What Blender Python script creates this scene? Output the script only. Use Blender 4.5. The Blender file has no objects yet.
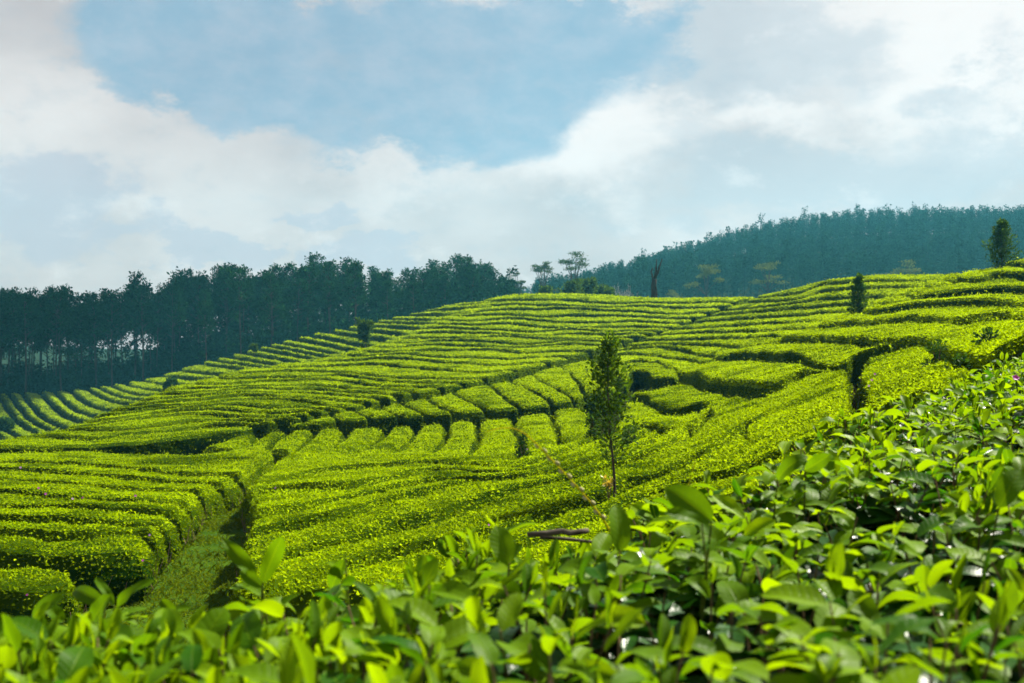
import bpy, math, random
import numpy as np
from mathutils import Vector

S = bpy.context.scene
COL = S.collection
R = math.radians
F = 1137.8; CX = 512.0; HY = 330.0           # focal length in pixels, optical centre column, level row

# ------------------------------------------------------------------ camera, sky, sun, exposure
cam = bpy.data.cameras.new('camera'); camo = bpy.data.objects.new('camera', cam); COL.objects.link(camo)
camo.location = (0, 0, 0)
camo.rotation_euler = (R(90) - math.atan((341.5 - HY) / F), 0, 0)
cam.lens = 40.0; cam.sensor_width = 36.0; cam.clip_start = 0.05; cam.clip_end = 9000
cam.dof.use_dof = True; cam.dof.focus_distance = 8.0; cam.dof.aperture_fstop = 5.8; cam.dof.aperture_blades = 7
S.camera = camo
SUN_AZ, SUN_EL = R(46), R(47)                # azimuth clockwise from the view direction
sd = Vector((math.sin(SUN_AZ) * math.cos(SUN_EL), math.cos(SUN_AZ) * math.cos(SUN_EL), math.sin(SUN_EL)))
sl = bpy.data.lights.new('sun', 'SUN'); sl.energy = 5.0; sl.angle = R(0.6); sl.color = (1.0, 0.93, 0.80)
so = bpy.data.objects.new('sun', sl); COL.objects.link(so); so.location = (60, 80, 120)
so.rotation_euler = (-sd).to_track_quat('-Z', 'Y').to_euler()
S.view_settings.view_transform = 'Standard'; S.view_settings.look = 'None'
S.view_settings.gamma = 1; S.view_settings.use_curve_mapping = False
S.view_settings.exposure = 1.9
S.render.engine = 'CYCLES'
S.cycles.use_denoising = True
S.cycles.max_bounces = 6; S.cycles.diffuse_bounces = 3; S.cycles.glossy_bounces = 2
S.cycles.transmission_bounces = 4; S.cycles.volume_bounces = 0; S.cycles.transparent_max_bounces = 4
S.cycles.caustics_reflective = False; S.cycles.caustics_refractive = False

def sky():
    w = bpy.data.worlds.new('World'); S.world = w; w.use_nodes = True
    nt = w.node_tree; nt.nodes.clear(); N = nt.nodes.new; L = nt.links.new
    out = N('ShaderNodeOutputWorld'); bg = N('ShaderNodeBackground'); bg.inputs[1].default_value = 0.1
    L(bg.outputs[0], out.inputs[0])
    st = N('ShaderNodeTexSky'); st.sky_type = 'NISHITA'; st.sun_disc = False
    st.sun_elevation = SUN_EL; st.sun_rotation = SUN_AZ; st.altitude = 1400; st.dust_density = 1.5
    tc = N('ShaderNodeTexCoord'); sep = N('ShaderNodeSeparateXYZ'); L(tc.outputs['Generated'], sep.inputs[0])
    def put(sock, v):
        if isinstance(v, (int, float)): sock.default_value = v
        else: L(v, sock)
    def m(op, a, b=0.0, c=None, clamp=False):
        n = N('ShaderNodeMath'); n.operation = op; n.use_clamp = clamp
        put(n.inputs[0], a); put(n.inputs[1], b)
        if c is not None: put(n.inputs[2], c)
        return n.outputs[0]
    az = m('ARCTAN2', sep.outputs[0], sep.outputs[1]); el = m('ARCSINE', sep.outputs[2])
    # soft warping of the cloud outlines
    def noise(scale, detail, rough, off):
        mp = N('ShaderNodeMapping'); mp.inputs['Scale'].default_value = (scale, scale, scale * 1.7); mp.inputs['Location'].default_value = off
        L(tc.outputs['Generated'], mp.inputs[0])
        n = N('ShaderNodeTexNoise'); n.inputs['Scale'].default_value = 1.0; n.inputs['Detail'].default_value = detail
        n.inputs['Roughness'].default_value = rough; L(mp.outputs[0], n.inputs['Vector'])
        return m('SUBTRACT', n.outputs[0], 0.5)
    n1 = noise(7, 6, .58, (3, 1, 7)); n2 = noise(9, 6, .58, (11, 5, 2)); n3 = noise(22, 7, .62, (1, 9, 4)); n4 = noise(5, 5, .55, (8, 2, 6)); n5 = noise(15, 9, .68, (4, 4, 1))
    azw = m('MULTIPLY_ADD', n1, .20, az); elw = m('MULTIPLY_ADD', n2, .11, el)
    azw = m('MULTIPLY_ADD', n3, .09, azw); elw = m('MULTIPLY_ADD', n3, .06, elw); azw = m('MULTIPLY_ADD', n5, .03, azw); elw = m('MULTIPLY_ADD', n5, .025, elw)
    def blob(px, py, sx, sy):
        a0 = math.atan((px - CX) / F); e0 = math.atan((HY - py) / F * math.cos(a0))
        a = m('DIVIDE', m('SUBTRACT', azw, a0), sx / F); e = m('DIVIDE', m('SUBTRACT', elw, e0), sy / F)
        r2 = m('ADD', m('MULTIPLY', a, a), m('MULTIPLY', e, e))
        return m('SUBTRACT', 1.0, m('POWER', r2, .75), clamp=True)
    def union(bl):
        acc = None
        for b in bl:
            o = m('MULTIPLY', blob(*b[:4]), b[4]); acc = o if acc is None else m('MAXIMUM', acc, o)
        return acc
    def ramp(v, lo, hi):
        n = N('ShaderNodeMapRange'); n.interpolation_type = 'SMOOTHSTEP'; put(n.inputs['Value'], v)
        n.inputs['From Min'].default_value = lo; n.inputs['From Max'].default_value = hi; return n.outputs[0]
    def mix(f, a, b):
        n = N('ShaderNodeMix'); n.data_type = 'RGBA'; put(n.inputs['Factor'], f)
        for s, v in ((n.inputs[6], a), (n.inputs[7], b)):
            if isinstance(v, tuple): s.default_value = (*v, 1)
            else: L(v, s)
        return n.outputs[2]
    big = union([(250, 55, 200, 85, 1), (430, 85, 240, 95, 1), (560, 50, 150, 70, .9)])
    soft = union([(745, 45, 150, 80, 1), (850, 70, 50, 40, .5), (955, 95, 50, 26, .7), (830, 182, 210, 42, 1), (960, 160, 140, 55, .8), (620, 212, 70, 26, .5)])
    grey = union([(30, 205, 120, 62, 1), (235, 256, 80, 26, .9), (378, 246, 66, 30, .9), (322, 202, 46, 16, .8), (140, 250, 60, 20, .5)])
    glow = union([(985, 20, 250, 165, 1), (610, 135, 170, 75, .8), (1010, 105, 110, 40, .7), (760, 120, 130, 45, .7), (420, 180, 160, 40, .45), (60, 110, 150, 60, .35)])
    K = 2.57
    c = mix(ramp(n4, -.22, .22), tuple(K * v for v in (.575, .545, .54)), tuple(K * v for v in (.81, .765, .735)))
    c = mix(m('MULTIPLY', ramp(grey, .05, .42), .66), c, tuple(K * v for v in (.53, .57, .65)))
    c = mix(m('MULTIPLY', ramp(glow, .0, .85), .92), c, tuple(K * v for v in (1.02, .96, .91)))
    c = mix(m('MULTIPLY', ramp(soft, .06, .65), .64), c, tuple(K * v for v in (.57, .62, .66)))
    c = mix(m('MULTIPLY', ramp(big, .05, .42), .93), c, mix(ramp(n3, -.2, .25), tuple(K * v for v in (.29, .47, .61)), tuple(K * v for v in (.43, .55, .66))))
    c = mix(m('MULTIPLY', m('MULTIPLY', ramp(n5, .03, .20), m('SUBTRACT', 1.0, ramp(big, .05, .42))), .45), c, tuple(K * v for v in (.94, .91, .88)))
    c = mix(m('MULTIPLY', ramp(n5, -.02, -.20), .30), c, tuple(K * v for v in (.47, .53, .59)))
    L(mix(.975, st.outputs[0], c), bg.inputs[0])
sky()

# ------------------------------------------------------------------ helpers
RNG = np.random.default_rng(7)
ORD = ['', 'first', 'second', 'third', 'fourth', 'fifth', 'sixth', 'seventh', 'eighth', 'ninth', 'tenth', 'eleventh', 'twelfth',
       'thirteenth', 'fourteenth', 'fifteenth', 'sixteenth', 'seventeenth', 'eighteenth', 'nineteenth', 'twentieth', 'twenty-first',
       'twenty-second', 'twenty-third', 'twenty-fourth', 'twenty-fifth', 'twenty-sixth', 'twenty-seventh', 'twenty-eighth',
       'twenty-ninth', 'thirtieth', 'thirty-first', 'thirty-second', 'thirty-third', 'thirty-fourth', 'thirty-fifth', 'thirty-sixth']

class MB:
    """collects vertices and faces in numpy blocks and links them as ONE mesh object"""
    def __init__(s): s.v = []; s.f = []; s.t = []; s.uv = []; s.n = 0
    def add(s, v, faces, tint=.5, uv=None):
        v = np.asarray(v, float).reshape(-1, 3); fs = faces if isinstance(faces, list) else [faces]
        for f in fs:
            f = np.asarray(f, int)
            if f.size: s.f.append(f + s.n)
        s.v.append(v); s.t.append(np.broadcast_to(np.asarray(tint, float), (len(v),)))
        s.uv.append(np.zeros((len(v), 2)) if uv is None else uv); s.n += len(v)
    def mesh(s, name, mat, smooth=False, origin=None):
        v = np.concatenate(s.v)
        if origin is not None: v = v - np.asarray(origin, float)
        me = bpy.data.meshes.new(name)
        sizes = np.concatenate([np.full(len(f), f.shape[1]) for f in s.f]); idx = np.concatenate([f.ravel() for f in s.f])
        me.vertices.add(len(v)); me.vertices.foreach_set('co', v.ravel().astype(np.float32))
        me.loops.add(len(idx)); me.loops.foreach_set('vertex_index', idx.astype(np.int32))
        st = np.concatenate([[0], np.cumsum(sizes)[:-1]])
        me.polygons.add(len(sizes)); me.polygons.foreach_set('loop_start', st.astype(np.int32)); me.polygons.foreach_set('loop_total', sizes.astype(np.int32))
        a = me.attributes.new('tint', 'FLOAT', 'POINT'); a.data.foreach_set('value', np.concatenate(s.t).astype(np.float32))
        uv = np.concatenate(s.uv)
        if uv.any():
            u = me.attributes.new('leafuv', 'FLOAT2', 'POINT'); u.data.foreach_set('vector', uv.ravel().astype(np.float32))
        me.update(calc_edges=True)
        me.polygons.foreach_set('use_smooth', np.full(len(sizes), smooth))
        me.materials.append(mat)
        return me
    def build(s, name, mat, parent=None, smooth=False, origin=None):
        o = bpy.data.objects.new(name, s.mesh(name, mat, smooth, origin)); COL.objects.link(o)
        if parent is not None: o.parent = parent
        elif origin is not None: o.location = origin
        return o

def tag(o, label=None, cat=None, group=None, kind=None):
    for k, v in (('label', label), ('category', cat), ('group', group), ('kind', kind)):
        if v: o[k] = v
    return o
def empty(name, loc, label=None, cat=None, group=None):
    o = bpy.data.objects.new(name, None); COL.objects.link(o); o.location = loc; o.empty_display_size = .3
    return tag(o, label, cat, group)
def copy_tree(o, loc, rz, sc, label=None):
    c = o.copy(); COL.objects.link(c); c.location = loc; c.rotation_euler = (0, 0, rz); c.scale = (sc[0], sc[0], sc[1])
    if label: c['label'] = label
    for ch in list(o.children):
        d = ch.copy(); COL.objects.link(d); d.parent = c
    return c
def unit(a): return a / np.maximum(np.linalg.norm(a, axis=-1, keepdims=True), 1e-9)

def tube(mb, pts, rad, seg=6, tint=.5):
    P = np.asarray(pts, float); n = len(P); rad = np.broadcast_to(np.asarray(rad, float), (n,))
    T = unit(np.gradient(P, axis=0)); ref = np.array([0, 0, 1.]) if abs(T[0][2]) < .9 else np.array([1., 0, 0])
    A = unit(np.cross(T, ref)); B = np.cross(T, A)
    th = np.arange(seg) * 2 * math.pi / seg
    V = P[:, None] + rad[:, None, None] * (np.cos(th)[None, :, None] * A[:, None] + np.sin(th)[None, :, None] * B[:, None])
    i = np.arange(n - 1)[:, None] * seg; j = np.arange(seg)[None]; k = (j + 1) % seg
    f = np.stack([i + j, i + k, i + seg + k, i + seg + j], -1).reshape(-1, 4)
    caps = np.array([list(range(seg))[::-1], [(n - 1) * seg + q for q in range(seg)]])
    mb.add(V.reshape(-1, 3), [f, caps], tint)

def hash2(ix, iy):
    h = (ix.astype(np.int64) * 374761393 + iy.astype(np.int64) * 668265263) & 0xffffffff
    h = ((h ^ (h >> 13)) * 1274126177) & 0xffffffff
    return ((h ^ (h >> 16)) & 0xffff) / 65535.0
def vnoise(x, y):
    x0 = np.floor(x); y0 = np.floor(y); fx = x - x0; fy = y - y0; fx = fx * fx * (3 - 2 * fx); fy = fy * fy * (3 - 2 * fy)
    a = hash2(x0, y0); b = hash2(x0 + 1, y0); c = hash2(x0, y0 + 1); d = hash2(x0 + 1, y0 + 1)
    return (a * (1 - fx) + b * fx) * (1 - fy) + (c * (1 - fx) + d * fx) * fy - .5

def leaf_quads(mb, P, D, Nn, L, W, tint):
    """one small folded leaf per point: base P, axis D, facing Nn"""
    D = unit(D); Sd = unit(np.cross(D, Nn)); U = np.cross(Sd, D); L = np.broadcast_to(L, (len(P),))[:, None]
    V = np.stack([P, P + D * L * .5 + Sd * L * W + U * L * .07, P + D * L - U * L * .06, P + D * L * .5 - Sd * L * W + U * L * .07], 1)
    f = np.arange(len(P) * 4).reshape(-1, 4)
    mb.add(V.reshape(-1, 3), f, np.repeat(np.broadcast_to(tint, (len(P),)), 4))

def blades(mb, P, D, Nn, L, W, curl, fold, tint, nt=8, ns=4):
    """detailed leaves: pointed oval outline, folded along the midrib, curling towards the tip"""
    n = len(P); D = unit(D); Sd = unit(np.cross(D, Nn)); U = np.cross(Sd, D)
    t = np.linspace(0, 1, nt + 1); s = np.linspace(-1, 1, ns + 1)
    w = t ** .56 * (1 - t) ** .56; w = w / w.max(); w[0] = .06
    ph = curl[:, None] * (t[None] * 1.0 + .25 * t[None] ** 2)
    dt = 1.0 / nt
    ax = np.concatenate([np.zeros((n, 1)), np.cumsum((np.cos(ph[:, 1:]) + np.cos(ph[:, :-1])) * .5 * dt, 1)], 1) * L[:, None]
    dn = np.concatenate([np.zeros((n, 1)), np.cumsum((np.sin(ph[:, 1:]) + np.sin(ph[:, :-1])) * .5 * dt, 1)], 1) * L[:, None]
    rp = RNG.uniform(0, 6.28, (n, 1, 1)); amp = RNG.uniform(.01, .05, (n, 1, 1)) * L[:, None, None]
    sw = (w[None, :, None] * s[None, None] * (W * L)[:, None, None])
    ca = np.cos(fold)[:, None, None]; sa = np.sin(fold)[:, None, None]
    lat = sw * ca
    up = np.abs(sw) * sa - dn[:, :, None] + amp * np.sin(9 * t[None, :, None] + rp + s[None, None] * 1.5) * np.abs(s[None, None]) * w[None, :, None]
    V = P[:, None, None] + D[:, None, None] * ax[:, :, None, None] + Sd[:, None, None] * lat[..., None] + U[:, None, None] * up[..., None]
    q = ns + 1; i = np.arange(nt)[:, None] * q + np.arange(ns)[None]
    f = np.stack([i, i + 1, i + q + 1, i + q], -1).reshape(-1, 4)
    f = (np.arange(n)[:, None, None] * ((nt + 1) * q) + f[None]).reshape(-1, 4)
    uv = np.broadcast_to(np.stack([np.broadcast_to(t[:, None], (nt + 1, q)), np.broadcast_to(s[None], (nt + 1, q))], -1)[None], (n, nt + 1, q, 2))
    mb.add(V.reshape(-1, 3), f, np.repeat(tint, (nt + 1) * q), uv.reshape(-1, 2))

# ------------------------------------------------------------------ materials
def new_mat(name):
    m = bpy.data.materials.new(name); m.use_nodes = True; m.node_tree.nodes.clear()
    return m, m.node_tree.nodes.new, m.node_tree.links.new
def leaf_mat(name, dark, light, trans=.35, rough=.45, patch=.25, patch_scale=.35, veins=False, spec=.4, tcol=1.25):
    m, N, L = new_mat(name)
    out = N('ShaderNodeOutputMaterial'); at = N('ShaderNodeAttribute'); at.attribute_name = 'tint'
    geo = N('ShaderNodeNewGeometry'); nz = N('ShaderNodeTexNoise'); nz.inputs['Scale'].default_value = patch_scale; nz.inputs['Detail'].default_value = 4
    L(geo.outputs['Position'], nz.inputs['Vector'])
    ma = N('ShaderNodeMath'); ma.operation = 'MULTIPLY_ADD'; ma.inputs[1].default_value = patch * 2; L(nz.outputs[0], ma.inputs[0])
    sub = N('ShaderNodeMath'); sub.operation = 'SUBTRACT'; sub.inputs[1].default_value = patch; L(at.outputs['Fac'], sub.inputs[0]); L(sub.outputs[0], ma.inputs[2]); ma.use_clamp = True
    fac = ma.outputs[0]
    mx = N('ShaderNodeMix'); mx.data_type = 'RGBA'; mx.inputs[6].default_value = (*dark, 1); mx.inputs[7].default_value = (*light, 1); L(fac, mx.inputs['Factor'])
    col = mx.outputs[2]
    pr = N('ShaderNodeBsdfPrincipled'); pr.inputs['Roughness'].default_value = rough; pr.inputs['Specular IOR Level'].default_value = spec
    if veins:
        uv = N('ShaderNodeAttribute'); uv.attribute_name = 'leafuv'; sp = N('ShaderNodeSeparateXYZ'); L(uv.outputs['Vector'], sp.inputs[0])
        def mm(op, a, b=0., clamp=False):
            n = N('ShaderNodeMath'); n.operation = op; n.use_clamp = clamp
            for k, v in enumerate((a, b)):
                if isinstance(v, (int, float)): n.inputs[k].default_value = v
                else: L(v, n.inputs[k])
            return n.outputs[0]
        ab = mm('ABSOLUTE', sp.outputs[1])
        rib = mm('SUBTRACT', 1., mm('MULTIPLY', ab, 14.), True)
        lat = mm('POWER', mm('ABSOLUTE', mm('SINE', mm('MULTIPLY', mm('SUBTRACT', sp.outputs[0], mm('MULTIPLY', ab, .16)), 25.))), .5)
        vein = mm('SUBTRACT', 1., mm('MULTIPLY', lat, 2.2), True)
        tot = mm('MAXIMUM', rib, mm('MULTIPLY', vein, .45))
        m2 = N('ShaderNodeMix'); m2.data_type = 'RGBA'; L(mm('MULTIPLY', tot, .45), m2.inputs['Factor']); L(col, m2.inputs[6])
        m2.inputs[7].default_value = (light[0] * 1.25, light[1] * 1.15, light[2] * 1.5, 1); col = m2.outputs[2]
        bp = N('ShaderNodeBump'); bp.inputs['Strength'].default_value = .35; bp.inputs['Distance'].default_value = .002
        L(mm('ADD', mm('MULTIPLY', tot, -1.), mm('MULTIPLY', lat, .4)), bp.inputs['Height']); L(bp.outputs[0], pr.inputs['Normal'])
    L(col, pr.inputs['Base Color'])
    tr = N('ShaderNodeBsdfTranslucent'); g = N('ShaderNodeMix'); g.data_type = 'RGBA'; g.blend_type = 'MULTIPLY'; g.inputs['Factor'].default_value = 1
    L(col, g.inputs[6]); g.inputs[7].default_value = (tcol * 1.15, tcol, tcol * .5, 1); L(g.outputs[2], tr.inputs['Color'])
    ms = N('ShaderNodeMixShader'); ms.inputs[0].default_value = trans; L(pr.outputs[0], ms.inputs[1]); L(tr.outputs[0], ms.inputs[2]); L(ms.outputs[0], out.inputs[0])
    return m
def rough_mat(name, a, b, scale=8, rough=.9, stretch=(1, 1, 1), bump=.4):
    m, N, L = new_mat(name); out = N('ShaderNodeOutputMaterial'); pr = N('ShaderNodeBsdfPrincipled'); L(pr.outputs[0], out.inputs[0])
    tc = N('ShaderNodeTexCoord'); mp = N('ShaderNodeMapping'); mp.inputs['Scale'].default_value = stretch; L(tc.outputs['Object'], mp.inputs[0])
    nz = N('ShaderNodeTexNoise'); nz.inputs['Scale'].default_value = scale; nz.inputs['Detail'].default_value = 7; L(mp.outputs[0], nz.inputs['Vector'])
    cr = N('ShaderNodeValToRGB'); cr.color_ramp.elements[0].position = .34; cr.color_ramp.elements[1].position = .66
    cr.color_ramp.elements[0].color = (*a, 1); cr.color_ramp.elements[1].color = (*b, 1); L(nz.outputs[0], cr.inputs[0])
    L(cr.outputs[0], pr.inputs['Base Color']); pr.inputs['Roughness'].default_value = rough; pr.inputs['Specular IOR Level'].default_value = .0
    bp = N('ShaderNodeBump'); bp.inputs['Strength'].default_value = bump; bp.inputs['Distance'].default_value = .02; L(nz.outputs[0], bp.inputs['Height']); L(bp.outputs[0], pr.inputs['Normal'])
    return m
M_TEA = leaf_mat('tea_leaves', (.008, .030, .0015), (.202, .318, .0010), .48, .7, .30, .24, spec=.0, tcol=1.38)
M_OLD = leaf_mat('mature_tea_leaves', (.003, .020, .003), (.020, .085, .005), .30, .33, .16, 3.0, True, .16)
M_YOUNG = leaf_mat('young_tea_leaves', (.018, .080, .002), (.145, .255, .0012), .54, .45, .16, 3.0, True, .05)
M_TREE = leaf_mat('tree_leaves', (.008, .028, .004), (.058, .125, .006), .38, .6, .1, .5, spec=.02)
M_PINE = leaf_mat('pine_needles', (.002, .012, .006), (.018, .070, .018), .10, .7, .15, .08, spec=.0)
M_FAR = leaf_mat('hill_needles', (.004, .020, .012), (.016, .062, .032), .06, .7, .25, .03, spec=.0)  # part of the distance haze is put into this bluish needle colour
M_ALB = leaf_mat('umbrella_tree_leaves', (.024, .052, .016), (.070, .108, .028), .2, .6, .1, .1, spec=.0)
M_ALBP = leaf_mat('pale_umbrella_leaves', (.05, .085, .03), (.13, .17, .05), .2, .6, .1, .1, spec=.0)
M_SHRUB = leaf_mat('shrub_leaves', (.007, .028, .004), (.045, .110, .008), .35, .6, .1, .5, spec=.02)
M_GRASS = leaf_mat('path_grass', (.026, .052, .002), (.095, .140, .004), .35, .6, .25, .5, spec=.0)
M_SOIL = rough_mat('soil', (.006, .012, .002), (.018, .024, .006), 2.2)
M_PATH = rough_mat('grassy_path', (.016, .040, .003), (.034, .066, .005), 1.6)
M_BARK = rough_mat('bark', (.030, .024, .018), (.09, .075, .058), 6, stretch=(1, 1, .25))
M_PBARK = rough_mat('pine_bark', (.020, .016, .014), (.07, .054, .044), 1.5, stretch=(1, 1, .2))
M_DEAD = rough_mat('dead_wood', (.018, .016, .014), (.050, .042, .036), 3, stretch=(1, 1, .3))
M_STICK = rough_mat('weathered_stick', (.02, .017, .014), (.11, .095, .08), 40, stretch=(.25, 1, 1))
M_STEM = rough_mat('green_stem', (.040, .060, .008), (.080, .110, .016), 60)
M_TWIG = rough_mat('twig', (.06, .042, .022), (.17, .12, .07), 30)
M_PALE = rough_mat('pale_twigs', (.25, .25, .24), (.4, .4, .38), 5)
M_STALK = rough_mat('dry_stalk', (.30, .25, .006), (.42, .37, .015), 60)
M_BUD = rough_mat('pale_bud', (.28, .26, .10), (.42, .40, .22), 60)
M_PETAL = leaf_mat('petals', (.28, .015, .24), (.38, .05, .34), .3, .5, .0, 1)
M_PETALP = leaf_mat('pale_petals', (.26, .13, .27), (.36, .22, .37), .3, .5, .0, 1)
M_BROWN = leaf_mat('withered_leaves', (.05, .03, .008), (.14, .085, .02), .2, .6, .1, 3, spec=.05)
M_YLEAF = leaf_mat('yellow_leaves', (.22, .18, .01), (.34, .28, .03), .35, .5, .0, 1)

# ------------------------------------------------------------------ relief of the country, one smooth height field
# control points: (bearing, slope, distance)
CP=[(-60,600,15.5),(60,590,15.5),(0,540,19),(100,520,20.5),(0,490,26),(100,480,28),(0,452,36),(100,452,36),(200,450,36),(230,465,32),
(180,560,17.5),(240,490,25.5),(-200,540,19),(-200,460,36),(-200,600,15),
(300,550,17),(400,560,15.5),(300,510,21.5),(400,510,20.5),(500,510,19.5),(280,480,27),(350,480,26),(450,480,25),(550,480,23),(620,475,22),(500,545,16),(300,455,33.5),(400,455,33),(500,450,32),(600,440,30.5),
(300,425,41),(400,418,43),(500,412,45),(580,403,47),(400,402,50),(480,385,58),(560,364,72),(620,348,85),(690,326,98),(764,297,112),
(0,441,42),(100,434,42),(60,430,46),(110,411,54),(165,391,64),(240,372,78),(300,364,88),(370,348,104),(440,325,120),(500,300,138),(530,292.5,145),(600,295,143),(650,298,140),(700,298,134),(-60,452,42),
(200,415,48),(250,398,56),(300,385,66),(350,375,73),(430,378,66),(400,365,80),(500,345,96),(600,325,112),(650,315,118),(550,310,128),(450,340,104),
(0,431,150),(0,395,205),(60,422,150),(60,392.5,205),(110,387,200),(165,377,190),(200,364.5,185),(250,352,180),(300,338,176),(350,328,174),(400,317,170),(450,306.5,165),(500,296.5,158),(-80,396,205),(-80,432,150),
(110,409,140),(165,390,137),(240,371,134),(300,361,136),(370,346,142),(430,322,148),
(0,458,80),(60,445,85),(110,428,90),(165,408,96),(240,384,105),(300,373,112),(370,354,124),(-80,462,80),
(0,397,240),(200,368,215),(300,343,210),(400,325,208),(500,312,205),(0,398,300),(200,374,290),(300,356,290),(400,344,285),(500,332,285),(-200,398,240),
(530,298,175),(600,304,170),(700,306,162),(530,322,225),(700,320,220),
(800,287,108),(824,280,104),(860,275,100),(902,273.5,95),(961,273.5,88),(740,322,85),(800,318,75),(850,312,68),(700,335,82),(760,334,66),(640,341,88),(680,350,72),(640,357,72),(700,360,60),(650,372,56),
(800,297,140),(860,286,130),(920,282,125),(1000,284,120),(860,300,180),(1024,290,180),
(1024,256,64),(1003,266,62),(961,276,60),(1024,278,52),(918,292,55),(968,292,48),(1024,290,46),(871,310,52),(922,305,45),(1024,306,38),(782,338,54),(824,324,52),(863,322,46),(912,320,39),(961,320,33),(1024,320,27),(838,341,38),(890,344,32),(924,342,29),(731,356,50),(799,359,38),(842,367,31),(680,378,48),(725,388,38),(776,395,31),(633,397,46),(666,410,36),(700,425,29),(780,383,33),
(1024,266,90),(1150,240,64),(1150,290,40),(1150,320,20),(1024,272,85),
(861,356,31),(870,410,18.5),(950,388,15.5),(985,362,17),(1024,340,17),(761,415,25),(728,441,22),(640,479,21.5),(840,440,16.5),(786,449,18),(740,472,17.5),(640,505,17.5),
(300,620,10),(600,560,11),(900,450,11),(100,690,10),(1024,400,10),(1150,360,10),(-200,690,10),(500,600,10),
(0,760,5),(500,690,5),(1024,520,5),(0,900,1.5),(512,850,1.5),(1024,750,1.5),(0,1100,.6),(1024,1000,.6),(512,1050,.6),
# the country beyond the tea
(0,380,500),(200,372,500),(400,350,420),(-300,380,500),(0,344,700),(300,340,700),(-300,344,700),(0,346,900),(300,342,900),(-300,346,900),(560,322,330),(700,312,330),(860,306,330),(1024,300,330),
(530,308,420),(620,296,440),(700,282,440),(800,268,440),(900,262,440),(1024,258,440),(1200,255,440),
(520,309,560),(600,296,580),(690,268,590),(760,248,600),(820,239,610),(860,235,620),(1024,232,620),(1250,232,620),
(500,320,900),(600,312,900),(800,285,900),(1024,280,900),(1250,280,900),
(-400,336,1500),(300,334,1500),(800,320,1500),(1300,315,1500),(-400,331,4000),(500,331,4000),(1300,330,4000)]
CP=np.array(CP,float)
def _pq(px,Y): return np.stack([np.asarray(px)/150.0,np.log(Y)*2.6],-1)
def _k(r2):
    r2=np.maximum(r2,1e-12); return 0.5*r2*np.log(r2)
_A=_pq(CP[:,0],CP[:,2]); NA=len(_A)
_d=((_A[:,None]-_A[None])**2).sum(-1)
K=np.zeros((NA+3,NA+3)); K[:NA,:NA]=_k(_d)+np.eye(NA)*0.004; K[:NA,NA]=1; K[:NA,NA+1:]=_A; K[NA,:NA]=1; K[NA+1:,:NA]=_A.T
W=np.linalg.solve(K,np.concatenate([CP[:,1],[0,0,0]]))
def row_exact(px,Y):
    px,Y=np.broadcast_arrays(np.asarray(px,float),np.asarray(Y,float)); sh=px.shape
    P=_pq(np.clip(px.ravel(),-350,1350),Y.ravel()); out=np.empty(len(P))
    for i in range(0,len(P),20000):
        Q=P[i:i+20000]; out[i:i+20000]=_k(((Q[:,None]-_A[None])**2).sum(-1))@W[:NA]+W[NA]+Q@W[NA+1:]
    return out.reshape(sh)

_GX=np.arange(-350,1351,4.0); _GQ=np.linspace(math.log(.5),math.log(4200),640)
_G=row_exact(_GX[:,None],np.exp(_GQ)[None])
def row_at(px,Y):
    """the height field read from its grid"""
    px,Y=np.broadcast_arrays(np.asarray(px,float),np.asarray(Y,float))
    a=np.clip((px+350)/4.0,0,len(_GX)-1.001); b=np.clip((np.log(Y)-_GQ[0])/(_GQ[1]-_GQ[0]),0,len(_GQ)-1.001)
    i=a.astype(int); j=b.astype(int); u=a-i; v=b-j
    return (_G[i,j]*(1-v)+_G[i,j+1]*v)*(1-u)+(_G[i+1,j]*(1-v)+_G[i+1,j+1]*v)*u
HEDGE_H = .85
def top_z(X, Y):
    X = np.asarray(X, float); Y = np.maximum(np.asarray(Y, float), .5)
    return -(row_at(CX + F * X / Y, Y) - HY) / F * Y
def on_land(px, py, ymin=8., ymax=170.):
    """points of the tea canopy surface in the directions (px, py)"""
    px = np.atleast_1d(np.asarray(px, float)); py = np.atleast_1d(np.asarray(py, float))
    Y = np.exp(np.linspace(math.log(ymin), math.log(ymax), 420))
    G = row_at(px[:, None], Y[None]) - py[:, None]
    hit = G <= 0; first = hit.argmax(1); none = ~hit.any(1); first[none] = G[none].argmin(1)
    out = np.empty(len(px))
    for i, k in enumerate(first):
        if k > 0 and not none[i]:
            a, b = G[i, k - 1], G[i, k]; out[i] = Y[k - 1] + (Y[k] - Y[k - 1]) * a / (a - b)
        else: out[i] = Y[k]
    return np.stack([(px - CX) / F * out, out], 1)
def resample(pts, n):
    P = np.asarray(pts, float); d = np.concatenate([[0], np.cumsum(np.linalg.norm(np.diff(P, axis=0), axis=1))])
    t = np.linspace(0, d[-1], n); return np.stack([np.interp(t, d, P[:, k]) for k in range(P.shape[1])], 1)
def spline(pts, n):
    """smooth curve through the points (Catmull-Rom)"""
    P = np.asarray(pts, float)
    if len(P) < 3: return resample(P, n)
    Q = np.vstack([2 * P[0] - P[1], P, 2 * P[-1] - P[-2]]); out = []
    for i in range(1, len(Q) - 2):
        t = np.linspace(0, 1, 8, endpoint=False)[:, None]; a, b, c, d = Q[i - 1], Q[i], Q[i + 1], Q[i + 2]
        out.append(.5 * (2 * b + (c - a) * t + (2 * a - 5 * b + 4 * c - d) * t ** 2 + (3 * b - 3 * c + d - a) * t ** 3))
    out.append(P[-1:]); return resample(np.vstack(out), n)

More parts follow.
